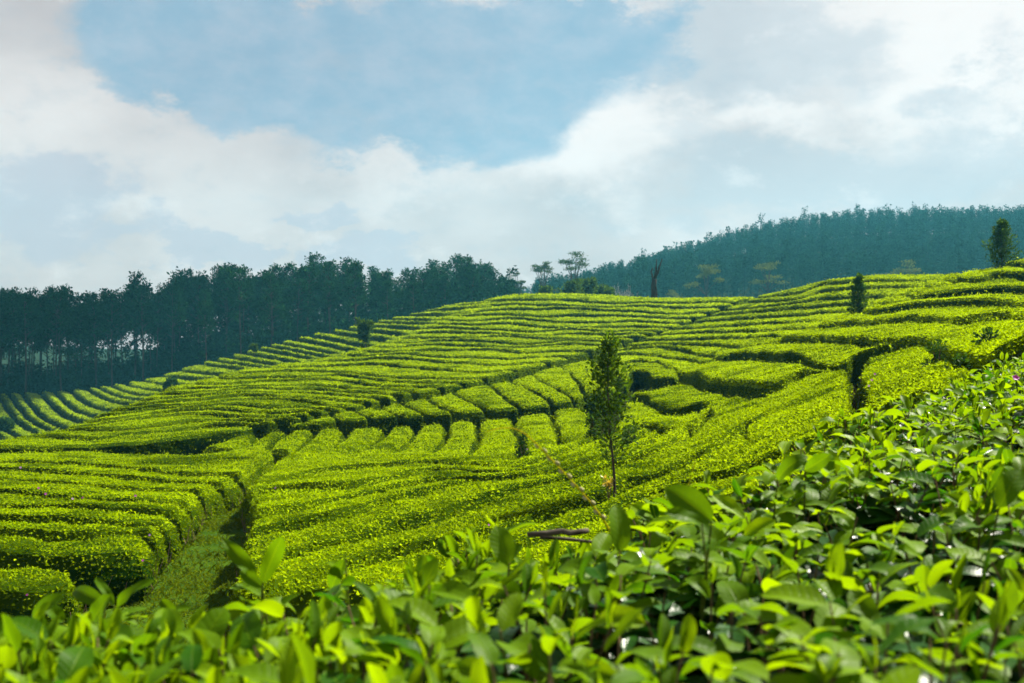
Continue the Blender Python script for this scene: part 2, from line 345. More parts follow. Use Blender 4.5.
HEDGES = []
def hedge(lo, up, label, group, u=(0, 1), yr=(8, 170), gap=.4, egap=.15, step=(1., 1.), axis='v', name='tea_hedge', h=HEDGE_H, dens=1.0, wander=.0):
    """a clipped tea hedge between two boundary curves, standing on the slope"""
    n0 = 40
    A = on_land(*spline(lo, n0).T, *yr); B = on_land(*spline(up, n0).T, *yr)
    lo_, up_ = A[int(u[0] * (n0 - 1)):int(math.ceil(u[1] * (n0 - 1))) + 1], B[int(u[0] * (n0 - 1)):int(math.ceil(u[1] * (n0 - 1))) + 1]
    Ym = float((lo_[:, 1].mean() + up_[:, 1].mean()) / 2)
    cell = max(.20, 3.2 * Ym / F)
    lu = max(np.linalg.norm(np.diff(lo_, axis=0), axis=1).sum(), np.linalg.norm(np.diff(up_, axis=0), axis=1).sum())
    lv = np.linalg.norm(up_ - lo_, axis=1).mean()
    nu = int(np.clip(lu / cell, 6, 220)) + 1; nv = int(np.clip(lv / cell, 5, 60)) + 1
    tu = np.linspace(0, 1, nu); tv = np.linspace(0, 1, nv); k = np.linspace(0, 1, len(lo_))
    a = np.stack([np.interp(tu, k, lo_[:, q]) for q in (0, 1)], 1); b = np.stack([np.interp(tu, k, up_[:, q]) for q in (0, 1)], 1)
    # distances from the four sides, then inset for the gaps
    wid = np.linalg.norm(b - a, axis=1); g = np.minimum((gap + .9 * max(.068, 2.0 * Ym / F)) * .5 / np.maximum(wid, .01), .38)
    V = g[:, None] + (1 - 2 * g[:, None]) * tv[None]
    e0, e1 = egap if isinstance(egap, tuple) else (egap, egap); e0 = min(e0 / max(lu, .1), .3); e1 = min(e1 / max(lu, .1), .3); U = e0 + (1 - e0 - e1) * tu
    a = np.stack([np.interp(U, tu, a[:, q]) for q in (0, 1)], 1); b = np.stack([np.interp(U, tu, b[:, q]) for q in (0, 1)], 1)
    XY = a[:, None] * (1 - V[..., None]) + b[:, None] * V[..., None]
    X, Y = XY[..., 0], XY[..., 1]
    # uneven plan outline
    wob = .09 * (1 + cell)
    X = X + wob * vnoise(X / 1.1 + 31, Y / 1.1); Y = Y + wob * vnoise(X / 1.3, Y / 1.3 + 17)
    X = X + .26 * vnoise(X / 2.9 + 5, Y / 2.9); Y = Y + .26 * vnoise(X / 2.7, Y / 2.7 + 77) * min(1., lv)
    Z0 = top_z(X, Y)
    if axis == 'v': st = step[0] * (1 - tv[None]) - step[1] * tv[None] + 0 * tu[:, None]
    else: st = step[0] * tu[:, None] - step[1] * (1 - tu[:, None]) + 0 * tv[None]
    Z = Z0 + st * Y / F
    dv = np.minimum(tv, 1 - tv)[None] * wid[:, None] * (1 - 2 * g[:, None]); du = np.minimum(tu, 1 - tu)[:, None] * lu
    d = np.minimum(dv, du + 0 * dv); r = min(.30 if Ym < 40 else .13, lv * .2)
    dd = np.clip(d, 0, r); Z = Z - .75 * (r - np.sqrt(np.maximum(r * r - (r - dd) ** 2, 0)))
    amp = .036
    Z = Z + amp * 2 * vnoise(X / .45, Y / .45) + amp * 2.6 * vnoise(X / 1.7 + 9, Y / 1.7) + .5 * amp * 2 * vnoise(X / 5., Y / 5. + 40)
    top = np.stack([X, Y, Z], -1)
    q = nv; i = np.arange(nu - 1)[:, None] * q + np.arange(nv - 1)[None]
    ftop = np.stack([i, i + q, i + q + 1, i + 1], -1).reshape(-1, 4)
    # side walls
    ring = np.concatenate([np.arange(nu) * q, (nu - 1) * q + np.arange(1, nv), np.arange(nu - 2, -1, -1) * q + nv - 1, np.arange(nv - 2, 0, -1)])
    T = top.reshape(-1, 3); rt = T[ring]; cen = T.mean(0)
    nx = np.roll(rt, -1, 0) - np.roll(rt, 1, 0); on = unit(np.stack([nx[:, 1], -nx[:, 0], 0 * nx[:, 0]], 1))
    if ((on * (rt - cen)).sum(1)).mean() < 0: on = -on
    gz = Z0.reshape(-1)[ring] - h - .08
    lev = []; m = len(ring)
    for w_, f_ in (((.09, .22), (.13, .5), (.09, .78), (.0, 1.0)) if Ym < 40 else ((.05, .22), (.06, .5), (-.02, .78), (-.10, 1.0))):
        p = rt + on * (w_ + .10 * vnoise(rt[:, 0] / .4 + 50 * f_, rt[:, 1] / .4)[:, None]); p[:, 2] = rt[:, 2] * (1 - f_) + gz * f_; lev.append(p)
    W = np.concatenate([rt] + lev); j = np.arange(m); k2 = (j + 1) % m
    fw = np.concatenate([np.stack([l * m + j, (l + 1) * m + j, (l + 1) * m + k2, l * m + k2], 1) for l in range(4)])
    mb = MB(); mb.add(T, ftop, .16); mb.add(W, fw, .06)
    # leaves over the plucking table and the sides
    Ls = max(.068, 2.0 * Ym / F)
    htint = RNG.normal(0, .08)
    for VV, FF, side in ((T, ftop, False), (W, fw, True)):
        p = VV[FF]; c1 = np.cross(p[:, 2] - p[:, 0], p[:, 3] - p[:, 1]); ar = np.linalg.norm(c1, axis=1) * .5; nn = unit(c1)
        if not side: nn = nn * np.sign(nn[:, 2:3] + 1e-9)
        else:
            face = np.repeat(np.tile(0, 1), len(FF)); oo = np.tile(on, (4, 1)); nn = nn * np.sign((nn * oo).sum(1, keepdims=True) + 1e-9)
        dn = (4.2 if not side else 3.0) * dens / Ls ** 2
        cnt = RNG.poisson(ar * dn); idx = np.repeat(np.arange(len(FF)), cnt); n = len(idx)
        if n == 0: continue
        s, t = RNG.random((2, n, 1)); P = (p[idx, 0] * (1 - s) + p[idx, 1] * s) * (1 - t) + (p[idx, 3] * (1 - s) + p[idx, 2] * s) * t
        N_ = nn[idx]; rd = unit(RNG.normal(size=(n, 3)))
        if side:
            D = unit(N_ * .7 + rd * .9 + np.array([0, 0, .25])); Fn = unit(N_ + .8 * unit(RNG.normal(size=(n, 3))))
            tint = RNG.uniform(.12, .46 if Ym < 40 else .28, n)  # older, darker leaves; far sides tinted darker still to paint in the gap shade
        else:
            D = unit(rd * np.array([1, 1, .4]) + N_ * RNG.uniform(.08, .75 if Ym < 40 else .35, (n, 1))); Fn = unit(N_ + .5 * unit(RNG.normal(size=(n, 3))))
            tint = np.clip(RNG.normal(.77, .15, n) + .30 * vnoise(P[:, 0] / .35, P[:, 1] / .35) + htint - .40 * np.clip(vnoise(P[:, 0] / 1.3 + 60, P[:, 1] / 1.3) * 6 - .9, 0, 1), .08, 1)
            P = P + N_ * np.where(RNG.random((n, 1)) < .07, RNG.exponential(.04, (n, 1)), 0)
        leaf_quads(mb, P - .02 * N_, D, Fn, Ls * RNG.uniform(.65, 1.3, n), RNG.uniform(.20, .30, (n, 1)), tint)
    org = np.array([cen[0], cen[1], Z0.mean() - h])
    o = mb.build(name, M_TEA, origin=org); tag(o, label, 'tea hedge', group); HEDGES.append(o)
    if Ym < 34:                                                           # bare woody stems showing low on the sides
        sb = MB(); rim = W[:m]; foot = W[4 * m:5 * m]; stp = max(1, int(m * .16 / max(np.linalg.norm(np.diff(rim, axis=0), axis=1).sum(), .1)))
        for q_ in range(0, m, stp):
            if RNG.random() < .3: continue
            f1 = RNG.uniform(.45, .85); a_ = foot[q_] * .96 + W[3 * m + q_] * .04; b_ = W[3 * m + q_] * .4 + W[2 * m + q_] * .6; c_ = rim[q_] * f1 + W[2 * m + q_] * (1 - f1)
            tube(sb, [a_ - on[q_] * .05, b_ + on[q_] * .03 + RNG.normal(0, .03, 3), c_ + on[q_] * .08 + RNG.normal(0, .06, 3)], [.014, .009, .004], 3)
        if sb.n:
            so_ = sb.build('stems', M_TWIG, origin=org); so_.location = (0, 0, 0); so_.parent = o; tag(so_, kind='stuff')
    return o

# ------------------------------------------------------------------ the ground, one sheet
def ground():
    cols = np.concatenate([np.linspace(-1400, -100, 40, endpoint=False), np.linspace(-100, 1124, 150), np.linspace(1124, 2400, 40)[1:]])
    Y = np.exp(np.linspace(math.log(.6), math.log(790), 330))
    PX, YY = np.meshgrid(cols, Y, indexing='ij'); X = (PX - CX) / F * YY
    Z = -(row_at(PX, YY) - HY) / F * YY - HEDGE_H
    Z = Z + .05 * vnoise(X / .6, YY / .6) * np.clip(12 / YY, 0, 1)
    n, m = X.shape; i = np.arange(n - 1)[:, None] * m + np.arange(m - 1)[None]
    mb = MB(); mb.add(np.stack([X, YY, Z], -1).reshape(-1, 3), np.stack([i, i + m, i + m + 1, i + 1], -1).reshape(-1, 4))
    tag(mb.build('ground', M_SOIL, smooth=True), kind='structure')
ground()

# ------------------------------------------------------------------ tea hedges
# left of the grass path
PA = [
 [(-60, 452), (0, 452), (84, 451), (140, 453), (205, 453), (240, 448), (274, 449)],
 [(-60, 460), (0, 460), (85, 462), (120, 463), (170, 463), (217, 461), (261, 460)],
 [(-60, 462), (0, 463), (60, 464), (100, 466), (140, 469), (185, 473), (241, 474)],
 [(-60, 470), (0, 470), (60, 472), (110, 476), (160, 480), (200, 481), (223, 481)],
 [(-60, 478), (0, 479), (60, 483), (85, 485), (115, 488), (160, 490), (204, 490)],
 [(-60, 492), (0, 493), (50, 496), (100, 499), (140, 501), (187, 501)],
 [(-60, 505), (0, 506), (60, 508), (90, 510), (125, 511), (160, 513), (177, 513)],
 [(-60, 518), (0, 519), (45, 521), (90, 522), (130, 524), (163, 523)],
 [(-60, 531), (0, 532), (25, 534), (50, 536), (90, 535), (130, 530), (150, 534)],
 [(-60, 557), (0, 559), (43, 561), (85, 559), (136, 556)],
 [(-60, 597), (0, 599), (30, 600), (70, 590)]]
PA[1] = None
PA = [p for p in PA if p]
for i in range(len(PA) - 1):
    lo, up = PA[i + 1], PA[i]
    if i == len(PA) - 2: up = [(-60, 560), (0, 562), (40, 564), (72, 570)]
    lab = 'tea hedge left of the grass path, %s row up from its near end' % ORD[len(PA) - 1 - i]
    hedge(lo, up, lab, 'tea hedges left of the grass path', yr=(10, 45), gap=.36, egap=.05, step=(1.3, 1.0))
hedge([(112, 464), (170, 463), (217, 462), (259, 460)], [(140, 456), (205, 455), (240, 450), (271, 450)], 'short rounded tea hedge ending in a nub where the grass path ends', 'tea hedges left of the grass path', yr=(10, 45), gap=.2, egap=.05, step=(2.0, .5))

# the long slanting rows in the middle
PF = [
 [(283, 455), (300, 450), (335, 453), (388, 453), (425, 453), (462, 456), (521, 452), (560, 444), (596, 434)],
 [(248, 486), (287, 478), (320, 471), (350, 468), (390, 464), (425, 463), (470, 464), (512, 466), (538, 459), (561, 451), (580, 443), (600, 436)],
 [(244, 497), (273, 488), (310, 487), (361, 485), (396, 478), (440, 469), (480, 472), (528, 468), (560, 460), (590, 452), (612, 444), (641, 424)],
 [(250, 514), (285, 510), (318, 504), (345, 497), (385, 489), (440, 478), (480, 477), (528, 473), (560, 466), (600, 456), (630, 442), (655, 426)],
 [(238, 538), (287, 525), (328, 517), (357, 510), (381, 502), (408, 496), (440, 487), (469, 479), (510, 477), (549, 472), (577, 466), (620, 455), (645, 443), (670, 430)],
 [(238, 574), (308, 547), (332, 541), (357, 535), (396, 522), (440, 513), (467, 507), (485, 500), (528, 486), (577, 475), (620, 462), (645, 453), (675, 440), (694, 428), (711, 408)],
 [(258, 604), (330, 569), (367, 559), (396, 551), (440, 542), (469, 537), (497, 530), (541, 516), (577, 505), (602, 495), (631, 483), (669, 472), (708, 451), (728, 441), (745, 423), (764, 413), (783, 386)],
 [(420, 585), (470, 562), (520, 544), (565, 527), (602, 511), (640, 496), (690, 482), (738, 472), (749, 466), (767, 458), (800, 447), (822, 441), (848, 434)],
 [(500, 600), (560, 565), (640, 530), (700, 508), (780, 485), (860, 462), (905, 446)]]
for i in range(len(PF) - 1):
    lo, up = PF[i + 1], PF[i]
    if i == 6: up = PF[6][:-1] + [(783, 386), (817, 371), (843, 369)]
    cut = {3: (.0, .54, 1), 4: (0, .62, 1), 5: (0, .72, 1)}.get(i, (0, 1))
    if i == 6:
        hedge(PF[7][:10], PF[6][:15], 'long slanting tea hedge behind the near leaves, passing in front of the young tree', 'slanting tea hedges in the middle', yr=(8, 60), gap=.38, step=(.8, .6))
        hedge([(752, 466), (767, 459), (800, 448), (822, 442), (847, 434)], [(746, 424), (765, 414), (782, 386), (817, 371), (843, 369)], 'broad tea block with a rounded far top, left of the dark gap with pink flowers', 'slanting tea hedges in the middle', yr=(8, 60), gap=.3, step=(1, 1))
        continue
    base = 'slanting tea hedge right of the grass path, %s row up from the near leaves' % ORD[len(PF) - 1 - i]
    if i == 7: base = 'slanting tea hedge half hidden behind the near tea leaves'
    hedge(lo, up, base, 'slanting tea hedges in the middle', yr=(8, 60), gap=(.14, .34, .34, .38, .46, .52, .52, .5)[i], step=(1.9, 1.4 if i else -.3))

# curved blocks below the cross path
PL = [[(232, 434), (218, 441), (200, 447)], [(261, 433), (251, 442), (238, 449)], [(287, 429.5), (276, 439), (262, 450)], [(318, 427.5), (309, 437), (292, 450)],
 [(350, 427), (337, 440), (303, 454)], [(388, 426), (372, 441), (334, 456)], [(416, 424.5), (404, 440), (386, 456)], [(447, 422), (441, 438), (425, 456)],
 [(479, 419), (476, 432), (464, 459)], [(513, 415), (516, 427), (521, 440), (524, 454)], [(549, 411), (556, 425), (564, 445)], [(583, 405.5), (590, 420), (597, 433)]]
for i in range(len(PL) - 1):
    hedge(PL[i], PL[i + 1], 'curved tea block below the cross path, %s from the left' % ORD[i + 1], 'curved tea blocks below the cross path', yr=(12, 75), gap=.30, egap=.02, step=(0, 1.0), axis='u')

# blocks between the cross path and the long diagonal path
PD = [[(280, 422.5), (292, 427)], [(300, 420.5), (314, 425)], [(327, 414.5), (341, 422.5)], [(350, 409), (371, 420.5)], [(374, 406), (400, 418)], [(400, 401), (430, 416.5)], [(427, 396.5), (457, 414.5)],
 [(453, 391), (471, 400), (489, 412)], [(486, 382), (503, 394), (523, 409.5)], [(509, 379), (536, 391.5), (556, 405.5)], [(530, 373.5), (556, 388), (574, 401)], [(560, 364.5), (574, 378), (582, 397)], [(592, 357), (606, 370), (622, 392)]]
for i in range(len(PD) - 1):
    hedge(PD[i], PD[i + 1], 'short tea block between the diagonal path and the cross path, %s from the left' % ORD[i + 1], 'tea blocks along the diagonal path', yr=(20, 125), gap=.50 if i > 3 else .34, egap=(.6, .25), step=(2.0, .8), axis='u')

# the central hill
PB = [
 [(-60, 450), (0, 449), (85, 448), (135, 445), (200, 438), (240, 431), (274, 424.5)],
 [(0, 441.5), (35, 437), (100, 437), (176, 432), (205, 427), (240, 424.5), (292, 420.5)],
 [(60, 430.5), (130, 420), (200, 414), (258, 416), (290, 417), (327, 413)],
 [(110, 411), (180, 405), (250, 399), (300, 402), (350, 407), (366, 404.5)],
 [(165, 391), (240, 387), (300, 384), (360, 388), (430, 393.5)],
 [(238, 372.5), (330, 372), (400, 376.5), (450, 379), (498, 377.5)],
 [(298, 362.5), (380, 360), (440, 362), (500, 364), (560, 361.5)],
 [(370, 347.5), (420, 346.5), (470, 346), (540, 346), (622, 344.5)],
 [(436, 324.5), (500, 325), (560, 327), (620, 328), (680, 327.5)],
 [(456, 313), (520, 310), (600, 311), (660, 313), (715, 313)],
 [(482, 302.5), (550, 300), (620, 302), (690, 303.5), (742, 302.5)],
 [(522, 293.4), (600, 293.5), (650, 297), (700, 297.3), (763, 295)]]
def between(M, sub):
    M = [spline(m, 24) for m in M]; rows = []
    for k in range(len(M) - 1):
        for j in range(sub[k]): f = j / sub[k]; rows.append(M[k] * (1 - f) + M[k + 1] * f)
    rows.append(M[-1]); return rows
rows = between(PB, [1, 2, 3, 4, 3, 2, 3, 5, 3, 2, 1])
for k, r_ in enumerate(rows):
    if 0 < k < len(rows) - 1:
        x = np.linspace(0, 1, 24); r_[:, 1] += 1.6 * np.sin(x * RNG.uniform(5, 14) + RNG.uniform(0, 6)) * np.sin(x * math.pi) + .5 * np.sin(x * 23 + k)
nB = len(rows) - 1
for k in range(nB):
    c = sorted(RNG.uniform(.25, .75, 1 if k % 2 else 2)); c = [0] + ([c[0]] if len(c) == 1 or c[1] - c[0] < .22 else list(c)) + [1]
    nm = {2: ['left piece', 'right piece'], 3: ['left piece', 'middle piece', 'right piece']}[len(c) - 1]
    for j in range(len(c) - 1):
        hedge(rows[k], rows[k + 1], 'tea row across the central hill, %s below the crest, %s' % (ORD[nB - k], nm[j]), 'tea rows on the central hill',
              u=(c[j], c[j + 1]), yr=(30, 152), gap=.55, egap=(.12, 1.5) if j == len(c) - 2 else .12, step=(1.55, 1.15) if k else (1.8, .9))

# the slope under the pine grove
TC = np.array([(-90, 396.5), (0, 395), (60, 392.5), (110, 387), (150, 380), (200, 364.7), (250, 352), (300, 338.2), (350, 328), (400, 317), (450, 306.5), (500, 297), (530, 293)])
BC = np.array([(-90, 452), (0, 441), (60, 431), (110, 412), (165, 391), (230, 373.5), (300, 362), (370, 347.5), (440, 323), (500, 300)])
tx = [v_ + RNG.uniform(-2.5, 2.5) for v_ in (-84, -62, -40, -22, -4, 10, 25, 39, 53, 72, 88, 100, 112, 128, 145, 163, 182, 202, 217, 231, 245, 258, 270, 283, 297, 313, 330, 345, 360, 374, 389, 405, 421, 436, 454, 476)]
def strip(x):
    dx = 46 if x < 120 else (46 + (x - 120) * .10 if x < 380 else 64)
    bx = min(x + dx, 500); y0 = np.interp(x, TC[:, 0], TC[:, 1]); y1 = np.interp(bx, BC[:, 0], BC[:, 1]) + 3
    cv = .12 if x < 370 else .22
    mxp = (x + dx * (.5 - cv * .6), y0 + (y1 - y0) * (.5 + cv)) if x < 150 or x > 370 else (x + dx * .5, y0 + (y1 - y0) * .46)
    return [(x, y0), mxp, (bx, y1)]
for i in range(len(tx) - 1):
    A, B = strip(tx[i]), strip(tx[i + 1]); pieces = (0, RNG.uniform(.3, .7), 1) if i % 4 != 2 else (0, 1)
    for j in range(len(pieces) - 1):
        half = '' if len(pieces) == 2 else (', upper piece' if j == 0 else ', lower piece')
        hedge(A, B, 'tea strip on the slope under the pine grove, %s from the left%s' % (ORD[i + 1], half), 'tea strips under the pine grove',
              u=(pieces[j], pieces[j + 1]), yr=(114, 212), gap=1.0, egap=.35, step=(1.4, 1.4), h=1.0)

# rows right of the diagonal path
PE = [
 [(764, 296), (800, 287.3), (824, 280.4), (860, 275.6), (902, 273.8), (963, 273.8)],
 [(754, 299.5), (800, 293), (824, 284.5), (870, 281.5), (955, 280.5)],
 [(742, 303), (800, 299), (824, 291), (870, 288), (938, 287.5)],
 [(724, 310.5), (770, 307), (824, 299.5), (870, 297), (920, 296)],
 [(706, 316.5), (760, 312), (824, 306.5), (850, 305), (888, 304)],
 [(690, 323.5), (740, 319), (800, 315.5), (824, 313), (852, 312), (872, 311)],
 [(674, 330), (740, 325.5), (800, 322), (850, 320)],
 [(656, 335.5), (700, 333), (760, 331), (830, 327)],
 [(640, 341), (680, 339.5), (740, 338.5), (795, 336)],
 [(625, 346), (680, 344.5), (720, 344.5), (745, 348)],
 [(606, 352), (651, 347.5), (678, 349.5), (703, 354.5), (722, 357)],
 [(596, 357), (635, 354.5), (664, 357.5), (690, 361), (700, 364)],
 [(606, 366), (641, 361), (659, 364), (672, 369), (684, 375)],
 [(622, 384), (630, 374), (645, 372), (655, 378), (668, 381)]]
for i in range(len(PE) - 1):
    c = (0, RNG.uniform(.42, .6), 1) if i in (3, 5, 7) else (0, 1)
    for j in range(len(c) - 1):
        half = '' if len(c) == 2 else (', left piece', ', right piece')[j]
        hedge(PE[i + 1], PE[i], 'tea row right of the diagonal path, %s row below its crest%s' % (ORD[i + 1], half), 'tea rows right of the diagonal path', u=(c[j], c[j + 1]), yr=(40, 135), gap=.60, egap=(1.0, .25), step=(1.9, 1.3))

# broad hedges on the near right slope
PR = [
 ('small tea hedge at the very top of the right slope, beside the lone pine', [(1006, 264), (1024, 264), (1070, 263)], [(1010, 261), (1026, 257), (1070, 248)], (1.5, .5)),
 ('tea hedge on the right slope directly under the lone pine', [(958, 279), (980, 280), (1000, 275.5), (1024, 277), (1070, 278)], [(963, 274.5), (980, 270), (1010, 266), (1030, 267), (1070, 266)], (3, 1)),
 ('pointed tea hedge on the right slope, second below the lone pine', [(914, 293), (929, 296), (968, 292), (1000, 289), (1024, 290), (1070, 290)], [(940, 286), (961, 281.5), (980, 282), (1000, 278), (1024, 280), (1070, 280)], (3, 1)),
 ('pointed tea hedge on the right slope, third below the lone pine', [(868, 311), (890, 310), (922, 305), (961, 304), (980, 302.5), (1024, 305), (1070, 305)], [(888, 304.5), (918, 297), (932, 298.5), (968, 294.5), (1000, 291.5), (1024, 292.5), (1070, 293)], (3, 1.2)),
 ('tea hedge on the right slope running behind the dense narrow shrub', [(818, 326.5), (863, 322.5), (912, 319), (961, 320), (1000, 314.5), (1024, 318), (1070, 320)], [(846, 316.5), (871, 312.5), (892, 312), (922, 307.5), (961, 306.5), (980, 305.5), (1024, 308), (1070, 309)], (3, 1.5)),
 ('long wavy tea hedge on the right slope, just above the dark leafy mound', [(780, 338.5), (813, 339), (838, 340.5), (872, 342), (924, 341), (952, 352), (985, 360), (1024, 342), (1070, 338)], [(786, 333.5), (822, 327), (863, 325), (912, 321.5), (961, 322.5), (1000, 317), (1024, 320), (1070, 322)], (3.5, 1.5)),
 ('tea hedge tapering to the left between two dark gaps on the right slope', [(729, 356), (756, 356), (799, 359), (821, 365), (843, 368), (860, 357), (891, 347.5)], [(736, 351), (760, 344), (784, 341), (813, 341.5), (838, 343), (872, 344.5), (893, 344.5)], (4.5, 2)),
 ('broad tea hedge with a tall dark front face on the right slope', [(679, 379), (698, 381), (725, 387.5), (756, 387.5), (782, 389), (800, 377), (817, 371), (843, 370)], [(694, 367), (712, 360.5), (731, 358), (756, 358.5), (784, 361), (802, 362), (821, 367), (845, 369)], (6, 2.5)),
 ('rounded tea hedge tucked under the tall dark front face', [(632, 397.5), (650, 401), (666, 409), (684, 410), (698, 407)], [(645, 391), (664, 385), (682, 381), (700, 385), (734, 393)], (4, 3)),
 ('tea hedge right of the young tree with a dark notch at its right end', [(612, 443), (641, 424), (662, 428), (688, 428), (702, 423)], [(627, 398), (650, 404), (666, 412), (684, 412), (698, 408)], (1, 2)),
 ('tea hedge with a rounded top between two dark notches', [(694, 428), (711, 407), (740, 423), (763, 413), (781, 388)], [(706, 408), (722, 398), (742, 394), (764, 394), (780, 386)], (1, 2)),
 ('broad sunlit tea block right of the dark gap with pink flowers', [(868, 420), (900, 406), (950, 391), (990, 379)], [(866, 357), (890, 350), (922, 345), (942, 371)], (2, 2)),
]
for lab, lo, up, st in PR:
    hedge(lo, up, lab, 'broad tea hedges on the right slope', yr=(10, 75), gap=.22, egap=.08, step=(st[0] * 1.25, st[1] * 1.3))

def land(px, Y, dz=0.):
    """point of the ground in bearing px at distance Y"""
    X = (px - CX) / F * Y; return np.array([X, Y, float(top_z(X, Y)) - HEDGE_H + dz])
def canopy(px, py, yr=(8, 170)):
    XY = on_land(px, py, *yr)[0]; return np.array([XY[0], XY[1], float(top_z(XY[0], XY[1]))])

# ------------------------------------------------------------------ grass path between the hedges
def grass_path():
    l = [(276, 448), (262, 459), (250, 466), (242, 474), (222, 481), (203, 490), (184, 502), (174, 513), (158, 522), (146, 534), (130, 548), (80, 566), (40, 600), (-40, 640)]
    r = [(292, 452), (282, 462), (262, 474), (250, 488), (250, 500), (246, 512), (242, 525), (246, 545), (262, 570), (310, 590), (370, 600), (420, 606), (480, 610), (520, 640)]
    A = on_land(*spline(l, 60).T, 8, 45); B = on_land(*spline(r, 60).T, 8, 45)
    t = np.linspace(-.25, 1.2, 26); XY = A[:, None] * (1 - t[None, :, None]) + B[:, None] * t[None, :, None]
    X, Y = XY[..., 0], XY[..., 1]; Z = top_z(X, Y) - HEDGE_H + .05 + .05 * vnoise(X / .7, Y / .7)
    i = np.arange(59)[:, None] * 26 + np.arange(25)[None]; V = np.stack([X, Y, Z], -1).reshape(-1, 3)
    mb = MB(); fc = np.stack([i, i + 26, i + 27, i + 1], -1).reshape(-1, 4); mb.add(V, fc)
    tag(mb.build('path', M_PATH, smooth=True), kind='structure')
    p = V[fc]; ar = np.linalg.norm(np.cross(p[:, 2] - p[:, 0], p[:, 3] - p[:, 1]), axis=1) * .5
    idx = np.repeat(np.arange(len(fc)), RNG.poisson(ar * 420)); n = len(idx); s, q = RNG.random((2, n, 1))
    P = (p[idx, 0] * (1 - s) + p[idx, 1] * s) * (1 - q) + (p[idx, 3] * (1 - s) + p[idx, 2] * s) * q
    keep = RNG.random(n) < np.clip(.50 + 1.7 * vnoise(P[:, 0] / .9, P[:, 1] / .9), .06, 1); P = P[keep]; n = len(P)
    g = MB(); rd = unit(RNG.normal(size=(n, 3))); D = unit(rd * np.array([1, 1, .3]) + np.array([0, 0, .55]))
    leaf_quads(g, P, D, unit(RNG.normal(size=(n, 3)) + np.array([0, -.6, .6])), RNG.uniform(.06, .16, n), RNG.uniform(.05, .13, (n, 1)), RNG.uniform(.1, 1, n))
    tag(g.build('grass', M_GRASS), kind='stuff')
grass_path()

# ------------------------------------------------------------------ trees
def clumps(mb, C, rad, n, size, tint=(.2, .8), flat=.7, up=.2):
    """leaf clusters: n leaves round every centre"""
    C = np.asarray(C, float); rad = np.broadcast_to(rad, (len(C),)); m = len(C) * n
    d = unit(RNG.normal(size=(m, 3))) * (RNG.random((m, 1)) ** .45); d[:, 2] *= flat
    P = np.repeat(C, n, 0) + d * np.repeat(rad, n)[:, None]
    D = unit(d + .8 * RNG.normal(size=(m, 3)) + np.array([0, 0, up])); t = np.repeat(RNG.uniform(*tint, len(C)), n) + RNG.normal(0, .12, m)
    leaf_quads(mb, P, D, unit(RNG.normal(size=(m, 3))), size * RNG.uniform(.6, 1.35, m), RNG.uniform(.2, .34, (m, 1)), np.clip(t, 0, 1))

def pine_meshes(H=20.0, seed=0):
    global RNG
    keep = RNG; RNG = np.random.default_rng(100 + seed)
    tr = MB(); ph = RNG.uniform(0, 6, 2); z = np.linspace(-1.5, H * .95, 12)
    cx, cy = .25 * np.sin(z / 6 + ph[0]), .25 * np.sin(z / 7 + ph[1]); tube(tr, np.stack([cx, cy, z], 1), np.interp(z, [-1.5, H * .95], [.25, .06]), 7)
    C = []; base = RNG.uniform(.42, .62)
    lob = RNG.uniform(0, 6.28, 6)
    for k in range(46):
        f = base + (1 - base) * RNG.random() ** .8; a = lob[RNG.integers(6)] + RNG.normal(0, .35)
        R_ = ((3.5 if seed % 3 else 2.8) * (1 - ((f - base) / (1.02 - base)) ** (2.2 if seed % 2 else 1.25)) ** .6 * RNG.uniform(.35, 1.05)) + .3
        zz = f * H; c = np.array([np.interp(zz, z, cx) + R_ * math.cos(a), np.interp(zz, z, cy) + R_ * math.sin(a), zz + RNG.uniform(0, .8)])
        tube(tr, [(np.interp(zz - 1, z, cx), np.interp(zz - 1, z, cy), zz - 1.0), tuple(c)], [.07, .03], 4); C.append(c)
    for k in range(7):                                                    # short dead stubs low on the trunk
        zz = RNG.uniform(.2, base) * H; a = RNG.uniform(0, 6.28); l = RNG.uniform(.5, 1.4)
        b = np.array([np.interp(zz, z, cx), np.interp(zz, z, cy), zz]); tube(tr, [b, b + np.array([l * math.cos(a), l * math.sin(a), .2])], [.05, .02], 4)
    cr = MB(); clumps(cr, C, RNG.uniform(.7, 1.7, len(C)), 34, .60, flat=.7)
    out = tr.mesh('trunk', M_PBARK), cr.mesh('crown', M_PINE); RNG = keep; return out

